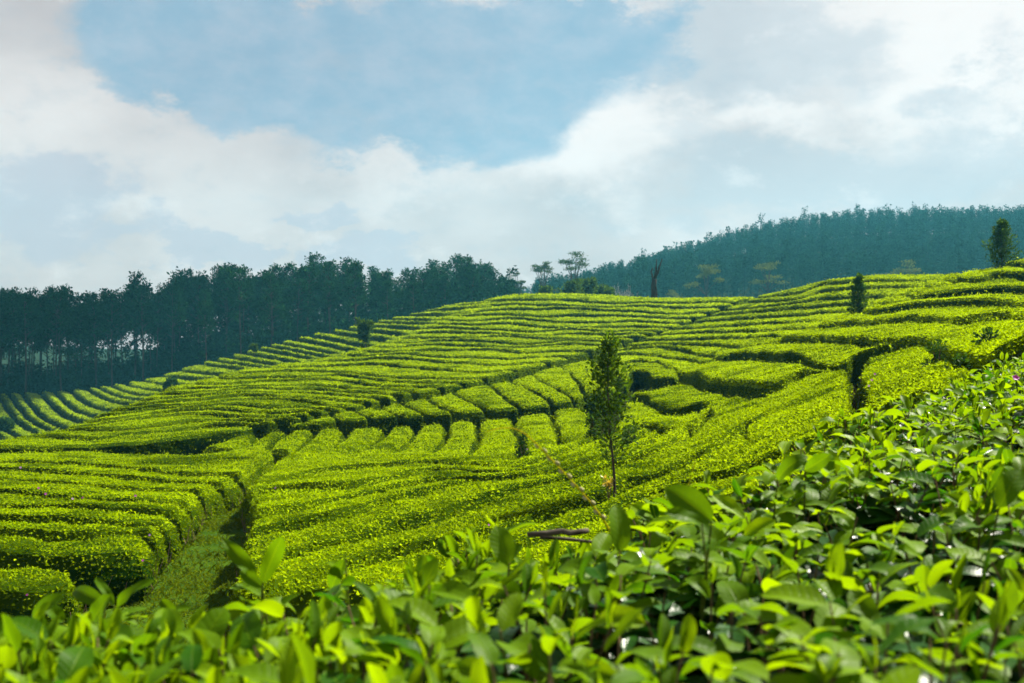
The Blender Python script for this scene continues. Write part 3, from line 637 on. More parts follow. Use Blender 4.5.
def grove():
    sil = np.array([(-80, 288), (0, 286), (12, 283), (40, 292), (70, 291), (82, 297), (95, 291), (118, 289), (140, 275), (160, 289), (182, 272), (203, 275), (222, 266), (245, 269), (262, 272), (290, 268), (311, 256), (332, 265), (350, 263), (372, 269), (386, 274), (400, 276), (430, 268), (464, 258), (490, 268), (512, 281), (528, 287)], float)
    M = [pine_meshes(seed=k) for k in range(6)]
    k = 0
    for ri, Y0 in enumerate((216, 225, 236, 248, 261, 275, 290)):
        step = 5.2 * F / Y0; px = -90 + RNG.uniform(0, step)
        while px < 532:
            p = px + RNG.normal(0, 3); Y = Y0 + RNG.uniform(-4, 4) + (p > 380) * (p - 380) * .12
            b = land(p, Y); gpy = HY - b[2] / Y * F
            top = np.interp(p, sil[:, 0], sil[:, 1]) + (RNG.uniform(-2, 18) if ri % 2 == 0 else RNG.uniform(-5, 11)) + (p > 495) * 2
            H = float(np.clip((gpy - top) * Y / F, 7, 25)); w = float(np.clip(RNG.uniform(.68, 1.0) * (H / 20) ** .7, .4, 1.15))
            me = M[RNG.integers(6)]
            e = empty('pine_tree', b, 'tall slender pine with a bare trunk, crowded in the dark grove at left', 'pine tree', 'pines of the dark grove at left')
            e.rotation_euler = (0, 0, RNG.uniform(0, 6.28)); e.scale = (w, w, H / 20.6)
            for nm, mm in zip(('trunk', 'crown'), me):
                o = bpy.data.objects.new(nm, mm); COL.objects.link(o); o.parent = e
            px += step * RNG.uniform(.75, 1.25)
    # undergrowth between the trunks
    mb = MB(); n = 11500; p = RNG.uniform(-100, 515, n); Y = RNG.uniform(220, 300, n); X = (p - CX) / F * Y
    hh = np.clip(5.5 + 5.0 * np.clip((p - 150) / 60, 0, 1) + 10 * vnoise(X / 8, Y / 8), 1, 15) * np.clip((Y - 212) / 22, .3, 1) * RNG.random(n) ** .7
    clumps(mb, np.stack([X, Y, top_z(X, Y) - HEDGE_H + hh], 1), 1.0, 9, .75, (.05, .5), .9)
    n = 2600; p = RNG.uniform(-100, 525, n); Y = RNG.uniform(216, 300, n); X = (p - CX) / F * Y
    clumps(mb, np.stack([X, Y, top_z(X, Y) - HEDGE_H + RNG.uniform(.3, 4.5, n)], 1), 1.0, 9, .75, (.05, .5), .9)
    tag(mb.build('undergrowth', M_PINE), kind='stuff')
grove()

def hill_wood():
    meshes = []
    for k in range(6):
        H = 15.0; tr = MB(); tube(tr, [(0, 0, -1), (.1, 0, 7), (0, .1, 14)], [.2, .15, .05], 5, .1)
        C = []; n = 18; base = RNG.uniform(.10, .42)
        for j in range(n):
            f = base + (1 - base) * (j + RNG.random()) / n; a = RNG.uniform(0, 6.28); r_ = 2.3 * (1 - (f - base) / (1.03 - base)) ** (.6 if k % 2 else .85) * RNG.uniform(.4, 1.05)
            C.append((r_ * math.cos(a), r_ * math.sin(a), f * H))
        clumps(tr, C, RNG.uniform(.8, 1.4, n), 11, .85, (.1, .9), .8)
        meshes.append(tr.mesh('hill_tree', M_FAR))
    pts = []
    for Y in np.arange(345, 655, 5.6):
        for X in np.arange((505 - CX) / F * Y, (1110 - CX) / F * Y, 5.2):
            x = X + RNG.normal(0, 1.6); y = Y + RNG.normal(0, 1.8); p = CX + F * x / y; gp = float(row_at(p, y))
            if p < 535 and y < 540: continue
            vis = gp - 15 * F / y < float(np.interp(p, [530, 600, 700, 764, 824, 902, 961, 1024], [293, 294, 297, 295, 280, 273, 274, 256]))
            if y > 628: continue
            pts.append((x, y, p, gp, vis))
    pts = [q for q in pts if q[4]]
    # the skyline and the trees showing lowest on the hill stand as trees of their own
    sky_ = sorted(range(len(pts)), key=lambda i: abs(pts[i][1] - (600 + 8 * math.sin(pts[i][2] / 40))))[:150]
    pick = set(sky_); mb = MB(); data = []
    for me in meshes:
        v = np.empty(len(me.vertices) * 3, np.float32); me.vertices.foreach_get('co', v)
        lt = np.empty(len(me.polygons), np.int32); me.polygons.foreach_get('loop_total', lt); li = np.empty(len(me.loops), np.int32); me.loops.foreach_get('vertex_index', li)
        ti = np.empty(len(me.vertices), np.float32); me.attributes['tint'].data.foreach_get('value', ti)
        st = np.concatenate([[0], np.cumsum(lt)[:-1]]); f4 = np.stack([li[st[lt == 4] + c] for c in range(4)], 1); data.append((v.reshape(-1, 3), f4, ti))
    for i, (x, y, p, gp, vis) in enumerate(pts):
        z = float(top_z(x, y)) - HEDGE_H; k = int(RNG.integers(6)); sc = RNG.uniform(.56, .96) * (1.25 if RNG.random() < .05 else 1); w = min(sc, 1.05) * RNG.uniform(.8, 1.25); dt = RNG.normal(0, .16); a = RNG.uniform(0, 6.28)
        if p < 600: sc *= .85
        if i in pick:
            o = bpy.data.objects.new('hill_tree', meshes[k]); COL.objects.link(o); o.location = (x, y, z); o.rotation_euler = (0, 0, a); o.scale = (w, w, sc)
            tag(o, 'blue-green tree in the uneven treetop line along the wooded hill', 'hill tree', 'trees along the skyline of the wooded hill')
        else:
            v, f4, ti = data[k]; ca, sa = math.cos(a), math.sin(a)
            mb.add(np.stack([(v[:, 0] * ca - v[:, 1] * sa) * w + x, (v[:, 0] * sa + v[:, 1] * ca) * w + y, v[:, 2] * sc + z], 1), f4, np.clip(ti + dt, 0, 1))
    tag(mb.build('hill_forest', M_FAR), kind='stuff')
hill_wood()

def branch_tree(name, base, H, label, cat, leafm, barkm, crown, nb, nl, lsz, trad, group=None, lean=(0, 0), zlow=.3, up=.9):
    """trunk, ascending branches, leaves along the branches; crown(f) = reach at relative height f"""
    e = empty(name, base, label, cat, group)
    tr = MB(); z = np.linspace(-.1, 1, 12) * H; cx = lean[0] * (z / H) ** 2 + .012 * H * np.sin(z / H * 7); cy = lean[1] * (z / H) ** 2 + .01 * H * np.sin(z / H * 5 + 1)
    tube(tr, np.stack([cx, cy, z], 1), np.interp(z / H, [-.1, 1], [trad, trad * .18]), 8); tr.build('trunk', barkm, e, smooth=True)
    br = MB(); lf = MB(); P = []; D = []
    for k in range(nb):
        f = zlow + (1 - zlow) * (k + RNG.random()) / nb; zz = f * H; a = k * 2.4 + RNG.uniform(-.5, .5); l = crown(f) * RNG.uniform(.6, 1.1)
        b = np.array([np.interp(zz, z, cx), np.interp(zz, z, cy), zz]); d = np.array([math.cos(a), math.sin(a), up * RNG.uniform(.6, 1.3)])
        pts = [b + d * l * t * np.array([1, 1, 1 + .3 * t]) for t in (0, .35, .7, 1)]
        tube(br, pts, np.array([.22, .16, .1, .04]) * trad * (1.1 - .5 * f), 4)
        t = RNG.uniform(.15, 1.05, nl); q = np.array([np.array(b) + d * l * s * np.array([1, 1, 1 + .3 * s]) for s in t]) + RNG.normal(0, .06 * l + .012 * H, (nl, 3))
        P.append(q); D.append(unit(d + RNG.normal(0, .9, (nl, 3))))
    P = np.concatenate(P); D = np.concatenate(D); n = len(P)
    leaf_quads(lf, P, D, unit(RNG.normal(size=(n, 3)) + np.array([0, 0, .4])), lsz * RNG.uniform(.6, 1.3, n), RNG.uniform(.18, .28, (n, 1)), RNG.uniform(.1, .9, n))
    br.build('branch', barkm, e); lf.build('crown', leafm, e)
    return e

# the young tree in the tea
b = canopy(613, 489, (15, 30)); b[2] -= HEDGE_H
Yt = b[1]; Ht = (489 - 342) * Yt / F + HEDGE_H
branch_tree('young_tree', b, Ht, 'slim young tree with a thin pale trunk standing alone in the tea rows', 'tree', M_TREE, M_BARK,
            lambda f: float(np.interp(f, [.30, .38, .46, .58, .72, .86, 1.0], [.20, .46, .56, .50, .38, .24, .08])), 70, 23, .100, .034, lean=(-.10, 0), zlow=.36, up=.95)
# small trees on the slope under the grove
b = canopy(365, 351, (116, 170)); b[2] -= .3
branch_tree('small_tree', b, 3.7, 'small dark tree standing in the tea strips below the pine grove', 'tree', M_TREE, M_BARK, lambda f: .95 * math.sin(min(1, (1.05 - f) / .7) * math.pi) ** .6, 40, 30, .42, .09, zlow=.38, up=.6)
b = canopy(254, 357, (116, 185)); b[2] -= .3
branch_tree('small_tree', b, 1.9, 'tiny round-topped tree at the foot of the pine grove', 'tree', M_TREE, M_BARK, lambda f: .55 * math.sin(min(1, (1.1 - f) / .5) * math.pi * .8), 22, 22, .36, .06, zlow=.55, up=.4)
# dense narrow shrub on the crest of the right rows
b = canopy(858, 312, (50, 90)); b[2] -= HEDGE_H * .8
branch_tree('narrow_shrub', b, 36 * b[1] / F + .6, 'dense narrow dark shrub standing up from the tea rows at right', 'shrub', M_SHRUB, M_BARK, lambda f: .40 * min(1, (1.12 - f) * 1.4), 46, 24, .18, .06, zlow=.05, up=1.1)
# lone pine on the right crest
b = canopy(1001, 268, (55, 70)); b[2] -= .5; Hp = 46 * b[1] / F + .5
branch_tree('lone_pine', b, Hp, 'young bushy pine alone on the crest at the right edge', 'pine tree', M_SHRUB, M_PBARK, lambda f: Hp * .33 * min(1, (1.02 - f) * 1.3) ** .75, 56, 50, .15, .05, zlow=.10, up=.8)
# round dark trees just behind the crest
for px, top, Y, w, lab in ((572, 284, 186, 2.0, 'dark rounded tree just behind the crest, left of its two neighbours'), (588, 282, 190, 2.3, 'dark rounded tree just behind the crest, the middle and tallest of three'), (606, 289, 182, 1.9, 'low dark rounded tree just behind the crest, nearest the dead trunk'), (546, 289, 196, 1.6, 'low dark tree between the pine grove and the rounded trees')):
    b = land(px, Y); H = (HY - b[2] / Y * F - top) * Y / F
    branch_tree('rounded_tree', b, H, lab, 'tree', M_TREE, M_BARK, lambda f, w=w: w * min(1, (1.15 - f) * 1.6) ** .7, 46, 34, .55, .14, 'rounded trees behind the crest', zlow=.3, up=.5)

def umbrella_tree(px, Y, top, rpx, label, mat=None):
    b = land(px, Y); H = (HY - b[2] / Y * F - top) * Y / F; r_ = rpx * Y / F
    e = empty('umbrella_tree', b, label, 'tree', 'flat-topped trees before the wooded hill')
    tr = MB(); lf = MB(); fork = H * .45
    tube(tr, [(0, 0, -1), (.2, 0, fork * .5), (0, .1, fork)], [.32, .26, .2], 6)
    for k in range(11):
        a = k * 2.4 + RNG.uniform(-.4, .4); rr = r_ * RNG.uniform(.15, 1.0); zz = H * (1.0 - .38 * (rr / r_) ** 1.6 - RNG.uniform(0, .14)); c = np.array([rr * math.cos(a), rr * math.sin(a), zz])
        mid = np.array([rr * .4 * math.cos(a), rr * .4 * math.sin(a), fork + (zz - fork) * .55]); tube(tr, [(0, 0, fork), mid, c], [.14, .10, .05], 5)
        clumps(lf, c[None] + RNG.normal(0, r_ * .13, (4, 3)) * np.array([1, 1, .25]), RNG.uniform(.19, .33, 4) * r_, 32, .04 * r_ + .24, (.1, .8), .36)
    tr.build('trunk', M_BARK, e); lf.build('crown', mat or M_ALB, e)
umbrella_tree(574, 300, 250, 19, 'tall airy umbrella tree with layered foliage against the sky')
umbrella_tree(543, 300, 256, 14, 'open spindly tree against the sky, left of the taller umbrella tree')
umbrella_tree(518, 290, 264, 7, 'thin spire-like tree rising from the right end of the pine grove')
umbrella_tree(706, 300, 264, 20, 'flat-topped tree with two tiers of foliage before the wooded hill', M_ALBP)
umbrella_tree(768, 300, 261, 17, 'bushy layered tree below the wooded hill, near the diagonal path', M_ALBP)
umbrella_tree(674, 300, 288, 10, 'low flat-topped tree just right of the dead trunk', M_ALBP)
umbrella_tree(905, 300, 258, 20, 'wide flat-topped tree peeping over the crest of the right rows', M_ALBP)

# dead trunk on the crest
b = canopy(654, 299, (120, 150)); Yd = b[1]; b[2] -= .7; s = Yd / F
e = empty('dead_tree', b, 'bare dead trunk with three broken limbs on the hill crest', 'dead tree')
mb = MB(); tube(mb, [(0, 0, -.3), (.05, 0, 1.2), (-.03, .05, 2.4), (.08, .05, .7 + 20 * s)], [.46, .38, .33, .28], 9); mb.build('trunk', M_DEAD, e, smooth=True)
for pts, ra in (([(.05, .05, 3.0), (.45, 0, 3.9), (.62, .1, 4.5), (.98, .05, 5.5)], [.17, .14, .12, .05]), ([(.05, 0, 3.0), (.22, -.05, 4.1), (.30, 0, 5.5)], [.16, .12, .04]), ([(-.02, 0, 2.7), (-.22, .05, 3.5), (-.34, 0, 4.0), (-.16, 0, 4.45)], [.15, .12, .10, .05]), ([(-.3, 0, 3.95), (-.5, 0, 4.1)], [.07, .03]), ([(.2, 0, 4.1), (.12, 0, 4.6)], [.07, .02])):
    mb = MB(); tube(mb, pts, ra, 7); mb.build('limb', M_DEAD, e, smooth=True)
# pale bare shrub behind the crest
b = land(625, 205); e = empty('bare_shrub', b, 'pale leafless shrub behind the crest, left of the dead trunk', 'shrub'); mb = MB(); Hs = (HY - b[2] / 205 * F - 281) * 205 / F
for k in range(46):
    a = RNG.uniform(0, 6.28); r0 = RNG.uniform(0, .5); r1 = RNG.uniform(.4, 2.5); z1 = Hs * RNG.uniform(.6, 1.02) * (1 - .12 * r1 / 2.5)
    p1 = np.array([r1 * math.cos(a), r1 * math.sin(a), z1]); p0 = np.array([r0 * math.cos(a), r0 * math.sin(a), 0]); mdl = (p0 * .45 + p1 * .55) + RNG.normal(0, .15, 3)
    tube(mb, [p0, mdl, p1], [.06, .045, .02], 4)
    for q in range(3): s0 = mdl + (p1 - mdl) * RNG.random(); tube(mb, [s0, s0 + RNG.normal(0, .35, 3) + np.array([0, 0, .3])], [.03, .012], 3)
mb.build('twigs', M_PALE, e)

# dark leafy mounds and shrubs among the tea
def mound(px, py, wpx, hpx, label, yr=(8, 110), sink=.3):
    b = canopy(px, py, yr); s = b[1] / F; rx, hz = wpx * .5 * s, hpx * s + sink; b[2] -= sink
    e = empty('dark_shrub', b, label, 'shrub', 'dark shrubs among the tea'); n = max(14, int(60 * rx * hz)); L = max(.09, 3. * s)
    u = unit(RNG.normal(size=(n, 3))); u[:, 2] = np.abs(u[:, 2]); C = u * np.array([rx, rx * .8, hz]) * RNG.uniform(.5, .95, (n, 1))
    st = MB()
    for c in C[:18]: tube(st, [(0, 0, -.4), c * np.array([.5, .5, .6]), c], [.03, .02, .008], 4)
    st.build('stems', M_TWIG, e); lf = MB(); clumps(lf, C, .34 * min(rx, hz) + .05, 40, L, (.1, .7), .9); lf.build('foliage', M_SHRUB, e)
mound(990, 345, 34, 16, 'dark leafy mound on the tea slope near the right edge', (12, 30))
mound(938, 362, 20, 24, 'upright dark shrub in the gap left of the leafy mound', (14, 32), .5)
mound(960, 364, 22, 18, 'low dark shrub right beside the upright one in the gap', (14, 32), .5)
mound(524, 458, 15, 24, 'dark foliage added for the dark hedge side beside the yellow arching stalk', (22, 40), .3)  # added foliage standing in for the dark side of a hedge
mound(592, 437, 17, 26, 'dark shrub just left of the young tree', (22, 60), .4)
mound(632, 440, 18, 20, 'dark shrub just right of the young tree trunk', (22, 60), .4)
mound(172, 389, 14, 10, 'dark bush in the gap at the foot of the grove slope', (120, 190), .3)
mound(5, 431, 14, 14, 'dark bush in the shaded hollow at the left edge', (60, 152), .5)

# ------------------------------------------------------------------ near tea bushes
EDGE = np.array([(-350, 1.8, -.52), (0, 1.75, -.50), (100, 1.70, -.50), (200, 1.70, -.485), (340, 1.85, -.465), (420, 2.1, -.47), (500, 2.35, -.445), (600, 2.6, -.45), (700, 2.9, -.45), (800, 3.7, -.45), (880, 4.8, -.425), (950, 6.2, -.39), (1024, 8.2, -.30), (1150, 11, -.10), (1400, 14, .3)])
def near_edge(px): return np.interp(px, EDGE[:, 0], EDGE[:, 1]), np.interp(px, EDGE[:, 0], EDGE[:, 2])
def near_z(px, Y):
    ye, ze = near_edge(px); t = np.clip((Y - .8) / (ye - .8), 0, 1); X = (px - CX) / F * Y
    return -.43 * (1 - t) + (ze - .06 * np.clip((1000 - px) / 300, 0, 1)) * t + .05 * vnoise(X / .45 + 3, Y / .45) + .075 * vnoise(X / .17, Y / .17 + 8)
def shoots(lo, hi, name, label, n, ymax=99):
    e = empty('tea_bush', (0, 0, 0), label, 'tea bush', 'near tea bushes'); e.name = name
    px = RNG.uniform(lo, hi, n * 3); ye, _ = near_edge(px); ym = 12.0; Y = np.sqrt(RNG.uniform(.95 ** 2, ym ** 2, n * 3)); ok = Y < ye - .03
    # plan-uniform over the bush: draw until n are inside
    while ok.sum() < n:
        a = RNG.uniform(lo, hi, n * 4); y = np.sqrt(RNG.uniform(.95 ** 2, ym ** 2, n * 4)); k = y < near_edge(a)[0] - .03
        px, Y, ok = np.concatenate([px[ok], a[k]]), np.concatenate([Y[ok], y[k]]), np.ones(ok.sum() + k.sum(), bool)
    px, Y = px[ok][:n], Y[ok][:n]; X = (px - CX) / F * Y; Z = near_z(px, Y)
    gapn = vnoise(X / .38 + 70, Y / .38); open_ = np.clip((px - 560) / 120, 0, 1) * np.clip((990 - px) / 120, 0, 1) * (Y < 3.4)
    low = (np.abs(px - 572) < 66) & (Y > 1.9); Z = Z - .075 * low; keep = RNG.random(n) > np.clip((gapn * 3.2 + .42) * open_ + np.clip(gapn * 2.2 - .2, 0, .7) * (Y < 4), 0, .94); X, Y, Z, px, open_ = X[keep], Y[keep], Z[keep], px[keep], open_[keep]; n = len(X)
    base = np.stack([X, Y, Z], 1); hgt = RNG.uniform(.06, .12, n); tilt = RNG.normal(0, .28, (n, 2))
    ax = unit(np.stack([tilt[:, 0], tilt[:, 1], np.ones(n)], 1)); young = RNG.random(n) < (.62 - .36 * open_ - .12 * (px > 560)); a0 = RNG.uniform(0, 6.28, n)
    Lf, stems, yf = MB(), MB(), MB()
    for i in range(n):
        if Y[i] < 5: tube(stems, [base[i] - .10 * ax[i] + RNG.normal(0, .01, 3), base[i], base[i] + ax[i] * hgt[i] * .95], [.0028, .0022, .0012], 4, .5)
    K = 7
    for k in range(K):
        f = k / (K - 1.0); az = a0 + 2.4 * k + RNG.normal(0, .25, n); el = RNG.normal(0, .22, n) + np.where(young, -.15 + 1.35 * f ** 1.3, -.25 + .85 * f)
        hd = np.stack([np.cos(az), np.sin(az), np.zeros(n)], 1); D = unit(hd * np.cos(el)[:, None] + ax * np.sin(el)[:, None]); Nn = unit(ax * np.cos(el)[:, None] - hd * np.sin(el)[:, None] + RNG.normal(0, .22, (n, 3)))
        P = base + ax * (hgt * (-.75 + 1.65 * f))[:, None] + hd * .004
        L = np.where(young, .088 - .038 * f, .092 - .020 * f) * RNG.uniform(.72, 1.22, n); W = RNG.uniform(.215, .285, n) - .03 * f * young
        cu = np.where(young, .75 - .5 * f, .7) + RNG.normal(0, .3, n); fo = RNG.uniform(.15, .5, n) + .25 * f * young
        tt = np.clip(RNG.normal(.42, .28, n) + .12 * f, 0, 1)
        isy = young & (f > .28) | (~young & (f > .8))
        near = Y < 3.6
        for msk, mbx in ((isy, yf), (~isy, Lf)):
            for nr, (nt, ns) in ((near, (9, 4)), (~near, (5, 2))):
                s_ = msk & nr
                if s_.any(): blades(mbx, P[s_], D[s_], Nn[s_], L[s_], W[s_], cu[s_], fo[s_], tt[s_], nt, ns)
    # buds
    s_ = young
    if s_.any(): blades(yf, base[s_] + ax[s_] * (hgt[s_] * .93)[:, None], unit(ax[s_] + RNG.normal(0, .1, (s_.sum(), 3))), unit(RNG.normal(size=(s_.sum(), 3))), np.full(s_.sum(), .034), np.full(s_.sum(), .10), np.full(s_.sum(), .2), np.full(s_.sum(), 1.1), np.full(s_.sum(), .95), 4, 2)
    s_ = RNG.random(n) < .07; k_ = int(s_.sum()); wl = MB(); hd = unit(RNG.normal(size=(k_, 3)) * np.array([1, 1, .4]))
    blades(wl, base[s_] + RNG.normal(0, .012, (k_, 3)) - np.array([0, 0, .02]), hd, unit(np.array([0, 0, 1.]) + RNG.normal(0, .4, (k_, 3))), RNG.uniform(.05, .08, k_), RNG.uniform(.16, .24, k_), RNG.normal(.9, .5, k_), RNG.uniform(.1, .8, k_), RNG.uniform(0, 1, k_), 8, 4); wl.build('withered_leaves', M_BROWN, e, smooth=True)
    return e, Lf, yf, stems
def near_body(lo, hi, e):
    c = np.linspace(lo, hi, int((hi - lo) / 12) + 2); t = np.linspace(0, 1, 60); PX, T = np.meshgrid(c, t, indexing='ij'); ye, ze = near_edge(PX)
    Y = .35 + (ye - .35) * T; X = (PX - CX) / F * Y; Z = near_z(PX, np.maximum(Y, .6)) - .15 + .08 * vnoise(X / .12, Y / .12) - .06 * (T > .97)
    V = np.stack([X, Y, Z], -1); low = V[:, -1].copy(); low[:, 2] -= 1.1; low[:, 1] *= .97; V = np.concatenate([V, low[:, None]], 1); m = V.shape[1]; i = np.arange(len(c) - 1)[:, None] * m + np.arange(m - 1)[None]
    mb = MB(); mb.add(V.reshape(-1, 3), np.stack([i, i + m, i + m + 1, i + 1], -1).reshape(-1, 4)); mb.build('litter', M_SOIL, e)
def woody(lo, hi, n, stems):
    for _ in range(n):
        px = RNG.uniform(lo, hi); Y = math.sqrt(RNG.uniform(.8, min(4.5, float(near_edge(px)[0]) - .1) ** 2)); X = (px - CX) / F * Y; z = float(near_z(px, Y)); a = RNG.uniform(0, 6.28); l = RNG.uniform(.08, .25)
        d = np.array([math.cos(a) * .7, math.sin(a) * .7, RNG.uniform(.1, .8)]); p0 = np.array([X, Y, z - .17]); p1 = p0 + d * l * .5 + RNG.normal(0, .015, 3); p2 = p0 + d * l
        if p2[2] > z + .02: p2[2] = z + .02
        tube(stems, [p0, p1, p2], [.005, .004, .0025], 5, .3)
HERO = [  # upright leaves along the far edge: base, tip (columns, rows), distance, half width, curl
 (0, (262, 583), (281, 537), 1.9, .17, -.5), (0, (256, 580), (224, 541), 1.93, .15, .5), (0, (262, 588), (240, 572), 1.9, .2, .4),
 (0, (116, 608), (148, 580), 1.95, .13, .9), (0, (113, 606), (95, 578), 1.97, .12, .6), (0, (104, 606), (72, 589), 1.95, .18, .9), (0, (92, 622), (108, 596), 1.9, .30, .3),
 (0, (62, 622), (42, 604), 1.9, .26, .3), (0, (32, 622), (58, 596), 1.85, .22, .7), (0, (160, 600), (176, 620), 1.9, .25, .4), (0, (345, 560), (330, 590), 2.0, .22, .5),
 (1, (712, 522), (668, 488), 1.75, .26, .75), (1, (702, 524), (668, 512), 1.72, .20, .5), (1, (778, 480), (804, 455), 2.3, .20, 1.3), (1, (806, 470), (830, 455), 2.4, .26, .3),
 (1, (790, 586), (836, 620), 1.45, .17, .6), (0, (420, 600), (436, 560), 1.75, .24, .4), (1, (1000, 508), (1020, 470), 1.8, .25, .5)]
def hero(which, mb, green):
    for w, a, t, Y, W, cu in HERO:
        if w != which: continue
        p = lambda q, y: np.array([(q[0] - CX) / F * y, y, (HY - q[1]) / F * y]); A, B = p(a, Y), p(t, Y + RNG.uniform(-.03, .03)); d = B - A; L = np.linalg.norm(d) * (1.0 + .12 * abs(cu)); d = unit(d)
        n = unit(np.cross(d, np.array([0, 1., 0])) * RNG.uniform(-.4, .4) + np.array([0, -.75, .55])); n = unit(n - d * (n @ d)); d = unit(d + n * .45 * cu)
        blades(mb, A[None], d[None], n[None], np.array([L]), np.array([W]), np.array([cu]), np.array([.3]), np.array([.35]), 14, 6)
        q0 = A + np.array([RNG.normal(0, .012), .015, -.15]); tube(green, [q0, A * .55 + q0 * .45 + RNG.normal(0, .003, 3), A], [.0026, .0022, .0015], 5, .5)
        for c_ in range(4):
            az = RNG.uniform(0, 6.28); hd = np.array([math.cos(az), math.sin(az) - .2, RNG.uniform(.0, .9)]); pp = A * (.35 + .16 * c_) + q0 * (.65 - .16 * c_)
            blades(mb, pp[None], unit(hd)[None], unit(np.array([-.3 * hd[0], -.3, 1.]))[None], np.array([RNG.uniform(.045, .075)]), np.array([RNG.uniform(.19, .24)]), np.array([RNG.uniform(.2, .9)]), np.array([.35]), np.array([RNG.uniform(.2, .8)]), 10, 4)
for lo, hi, nm, lab, n, hv in ((-160, 430, 'tea_bush', 'near tea bush along the lower left with upright glossy bright shoots', 470, 0), (430, 850, 'tea_bush', 'near tea bush at the bottom centre carrying the broken stick, with dark gaps', 470, 1), (850, 1230, 'tea_bush', 'near tea bush climbing the right slope, topped with small light leaves', 2550, 2)):
    e, Lf, yf, stems = shoots(lo, hi, nm, lab, n); green = MB(); hero(hv, yf, green) if hv < 2 else None
    if green.n: tag(green.build('shoot_stems', M_STEM, e), kind='stuff'); woody(max(lo, 0), min(hi, 1024), 150, stems)
    Lf.build('mature_leaves', M_OLD, e, smooth=True); yf.build('young_shoots', M_YOUNG, e, smooth=True); tag(stems.build('twigs', M_TWIG, e), kind='stuff'); near_body(lo, hi, e)

# ------------------------------------------------------------------ small things
def at(px, py, Y): return np.array([(px - CX) / F * Y, Y, (HY - py) / F * Y])
# broken stick lying on the near bush
b = at(560, 535, 2.42); e = empty('broken_stick', b, 'grey broken stick lying on top of the near tea bush', 'stick')
rel = lambda px, py, Y: at(px, py, Y) - b
mb = MB(); tube(mb, [rel(528, 535, 2.40), rel(545, 534, 2.41), rel(562, 531.5, 2.42), rel(570, 533.5, 2.42), rel(588, 531, 2.44)], [.0055, .0066, .0062, .0066, .006], 9); mb.build('stick', M_STICK, e, smooth=True)
mb = MB(); tube(mb, [rel(540, 538, 2.39), rel(562, 539, 2.40), rel(590, 542, 2.42), rel(612, 546, 2.44)], [.0035, .004, .0035, .002], 7); mb.build('side_twig', M_STICK, e, smooth=True)
mb = MB(); tube(mb, [rel(620, 530, 2.55), rel(640, 529.5, 2.56), rel(662, 531, 2.58)], [.004, .004, .003], 6); mb.build('side_twig', M_STICK, e, smooth=True)
# yellow arching stalk with pale buds
b = at(612, 530, 2.45); e = empty('arching_stalk', b, 'thin yellow arching stalk with pale buds rising from the near tea', 'stalk')
path = spline([(612, 534), (600, 515), (585, 496), (566, 475), (547, 455), (530, 438), (518, 430), (508, 428), (497, 429), (486, 432)], 40)
pts = np.array([rel(x, y, 2.45 - .10 * i / 40) for i, (x, y) in enumerate(path)]); mb = MB(); tube(mb, pts, np.linspace(.0021, .0011, 40), 6); mb.build('stem', M_STALK, e, smooth=True)
for k in range(12):
    i = 4 + k * 2; c = pts[i]; mb = MB(); d = unit(pts[i + 1] - pts[i]); s_ = unit(np.cross(d, [0, 1, 0])) * (1 if k % 2 else -1)
    q = c + s_ * .004; tube(mb, [q - d * .006, q - d * .002, q + d * .003, q + d * .008], [.0012, .0038 if k < 9 else .0025, .0034 if k < 9 else .002, .0008], 7); mb.build('bud', M_BUD, e, smooth=True)
# thin weed stalk
b = at(684, 500, 2.6); e = empty('weed_stalk', b, 'thin green weed stalk sticking up beside the large pale leaf', 'weed'); mb = MB(); tube(mb, [at(684, 510, 2.6) - b, at(688, 488, 2.6) - b, at(695, 463, 2.6) - b], [.0016, .0014, .0008], 5); mb.build('stem', M_STALK, e)
mb = MB(); n = 14; t = RNG.uniform(.3, 1, n); P = np.stack([np.interp(t, [0, 1], [0, 11 / F * 2.6]), np.zeros(n), np.interp(t, [0, 1], [0, 37 / F * 2.6])], 1)
leaf_quads(mb, P, unit(RNG.normal(0, .6, (n, 3)) + np.array([0, 0, 1])), unit(RNG.normal(size=(n, 3))), RNG.uniform(.008, .016, n), .16, RNG.uniform(.5, 1, n)); mb.build('leaves', M_YOUNG, e)
# yellow-leaved weed at the foot of the young tree
b = canopy(609, 489, (15, 30)); b[2] -= .05; e = empty('yellow_weed', b, 'small yellow-leaved weed at the foot of the young tree', 'weed'); mb = MB(); st = MB()
for k in range(9):
    d = unit(np.array([RNG.normal(0, .4), RNG.normal(0, .4), 1])); l = RNG.uniform(.12, .27); tube(st, [(0, 0, -.2), d * l], [.006, .003], 4); n = 6
    leaf_quads(mb, d[None] * l * RNG.uniform(.5, 1, (n, 1)), unit(RNG.normal(size=(n, 3)) + d), unit(RNG.normal(size=(n, 3))), RNG.uniform(.06, .1, n), .25, RNG.uniform(0, 1, n))
st.build('stem', M_TWIG, e); mb.build('leaves', M_YLEAF, e)
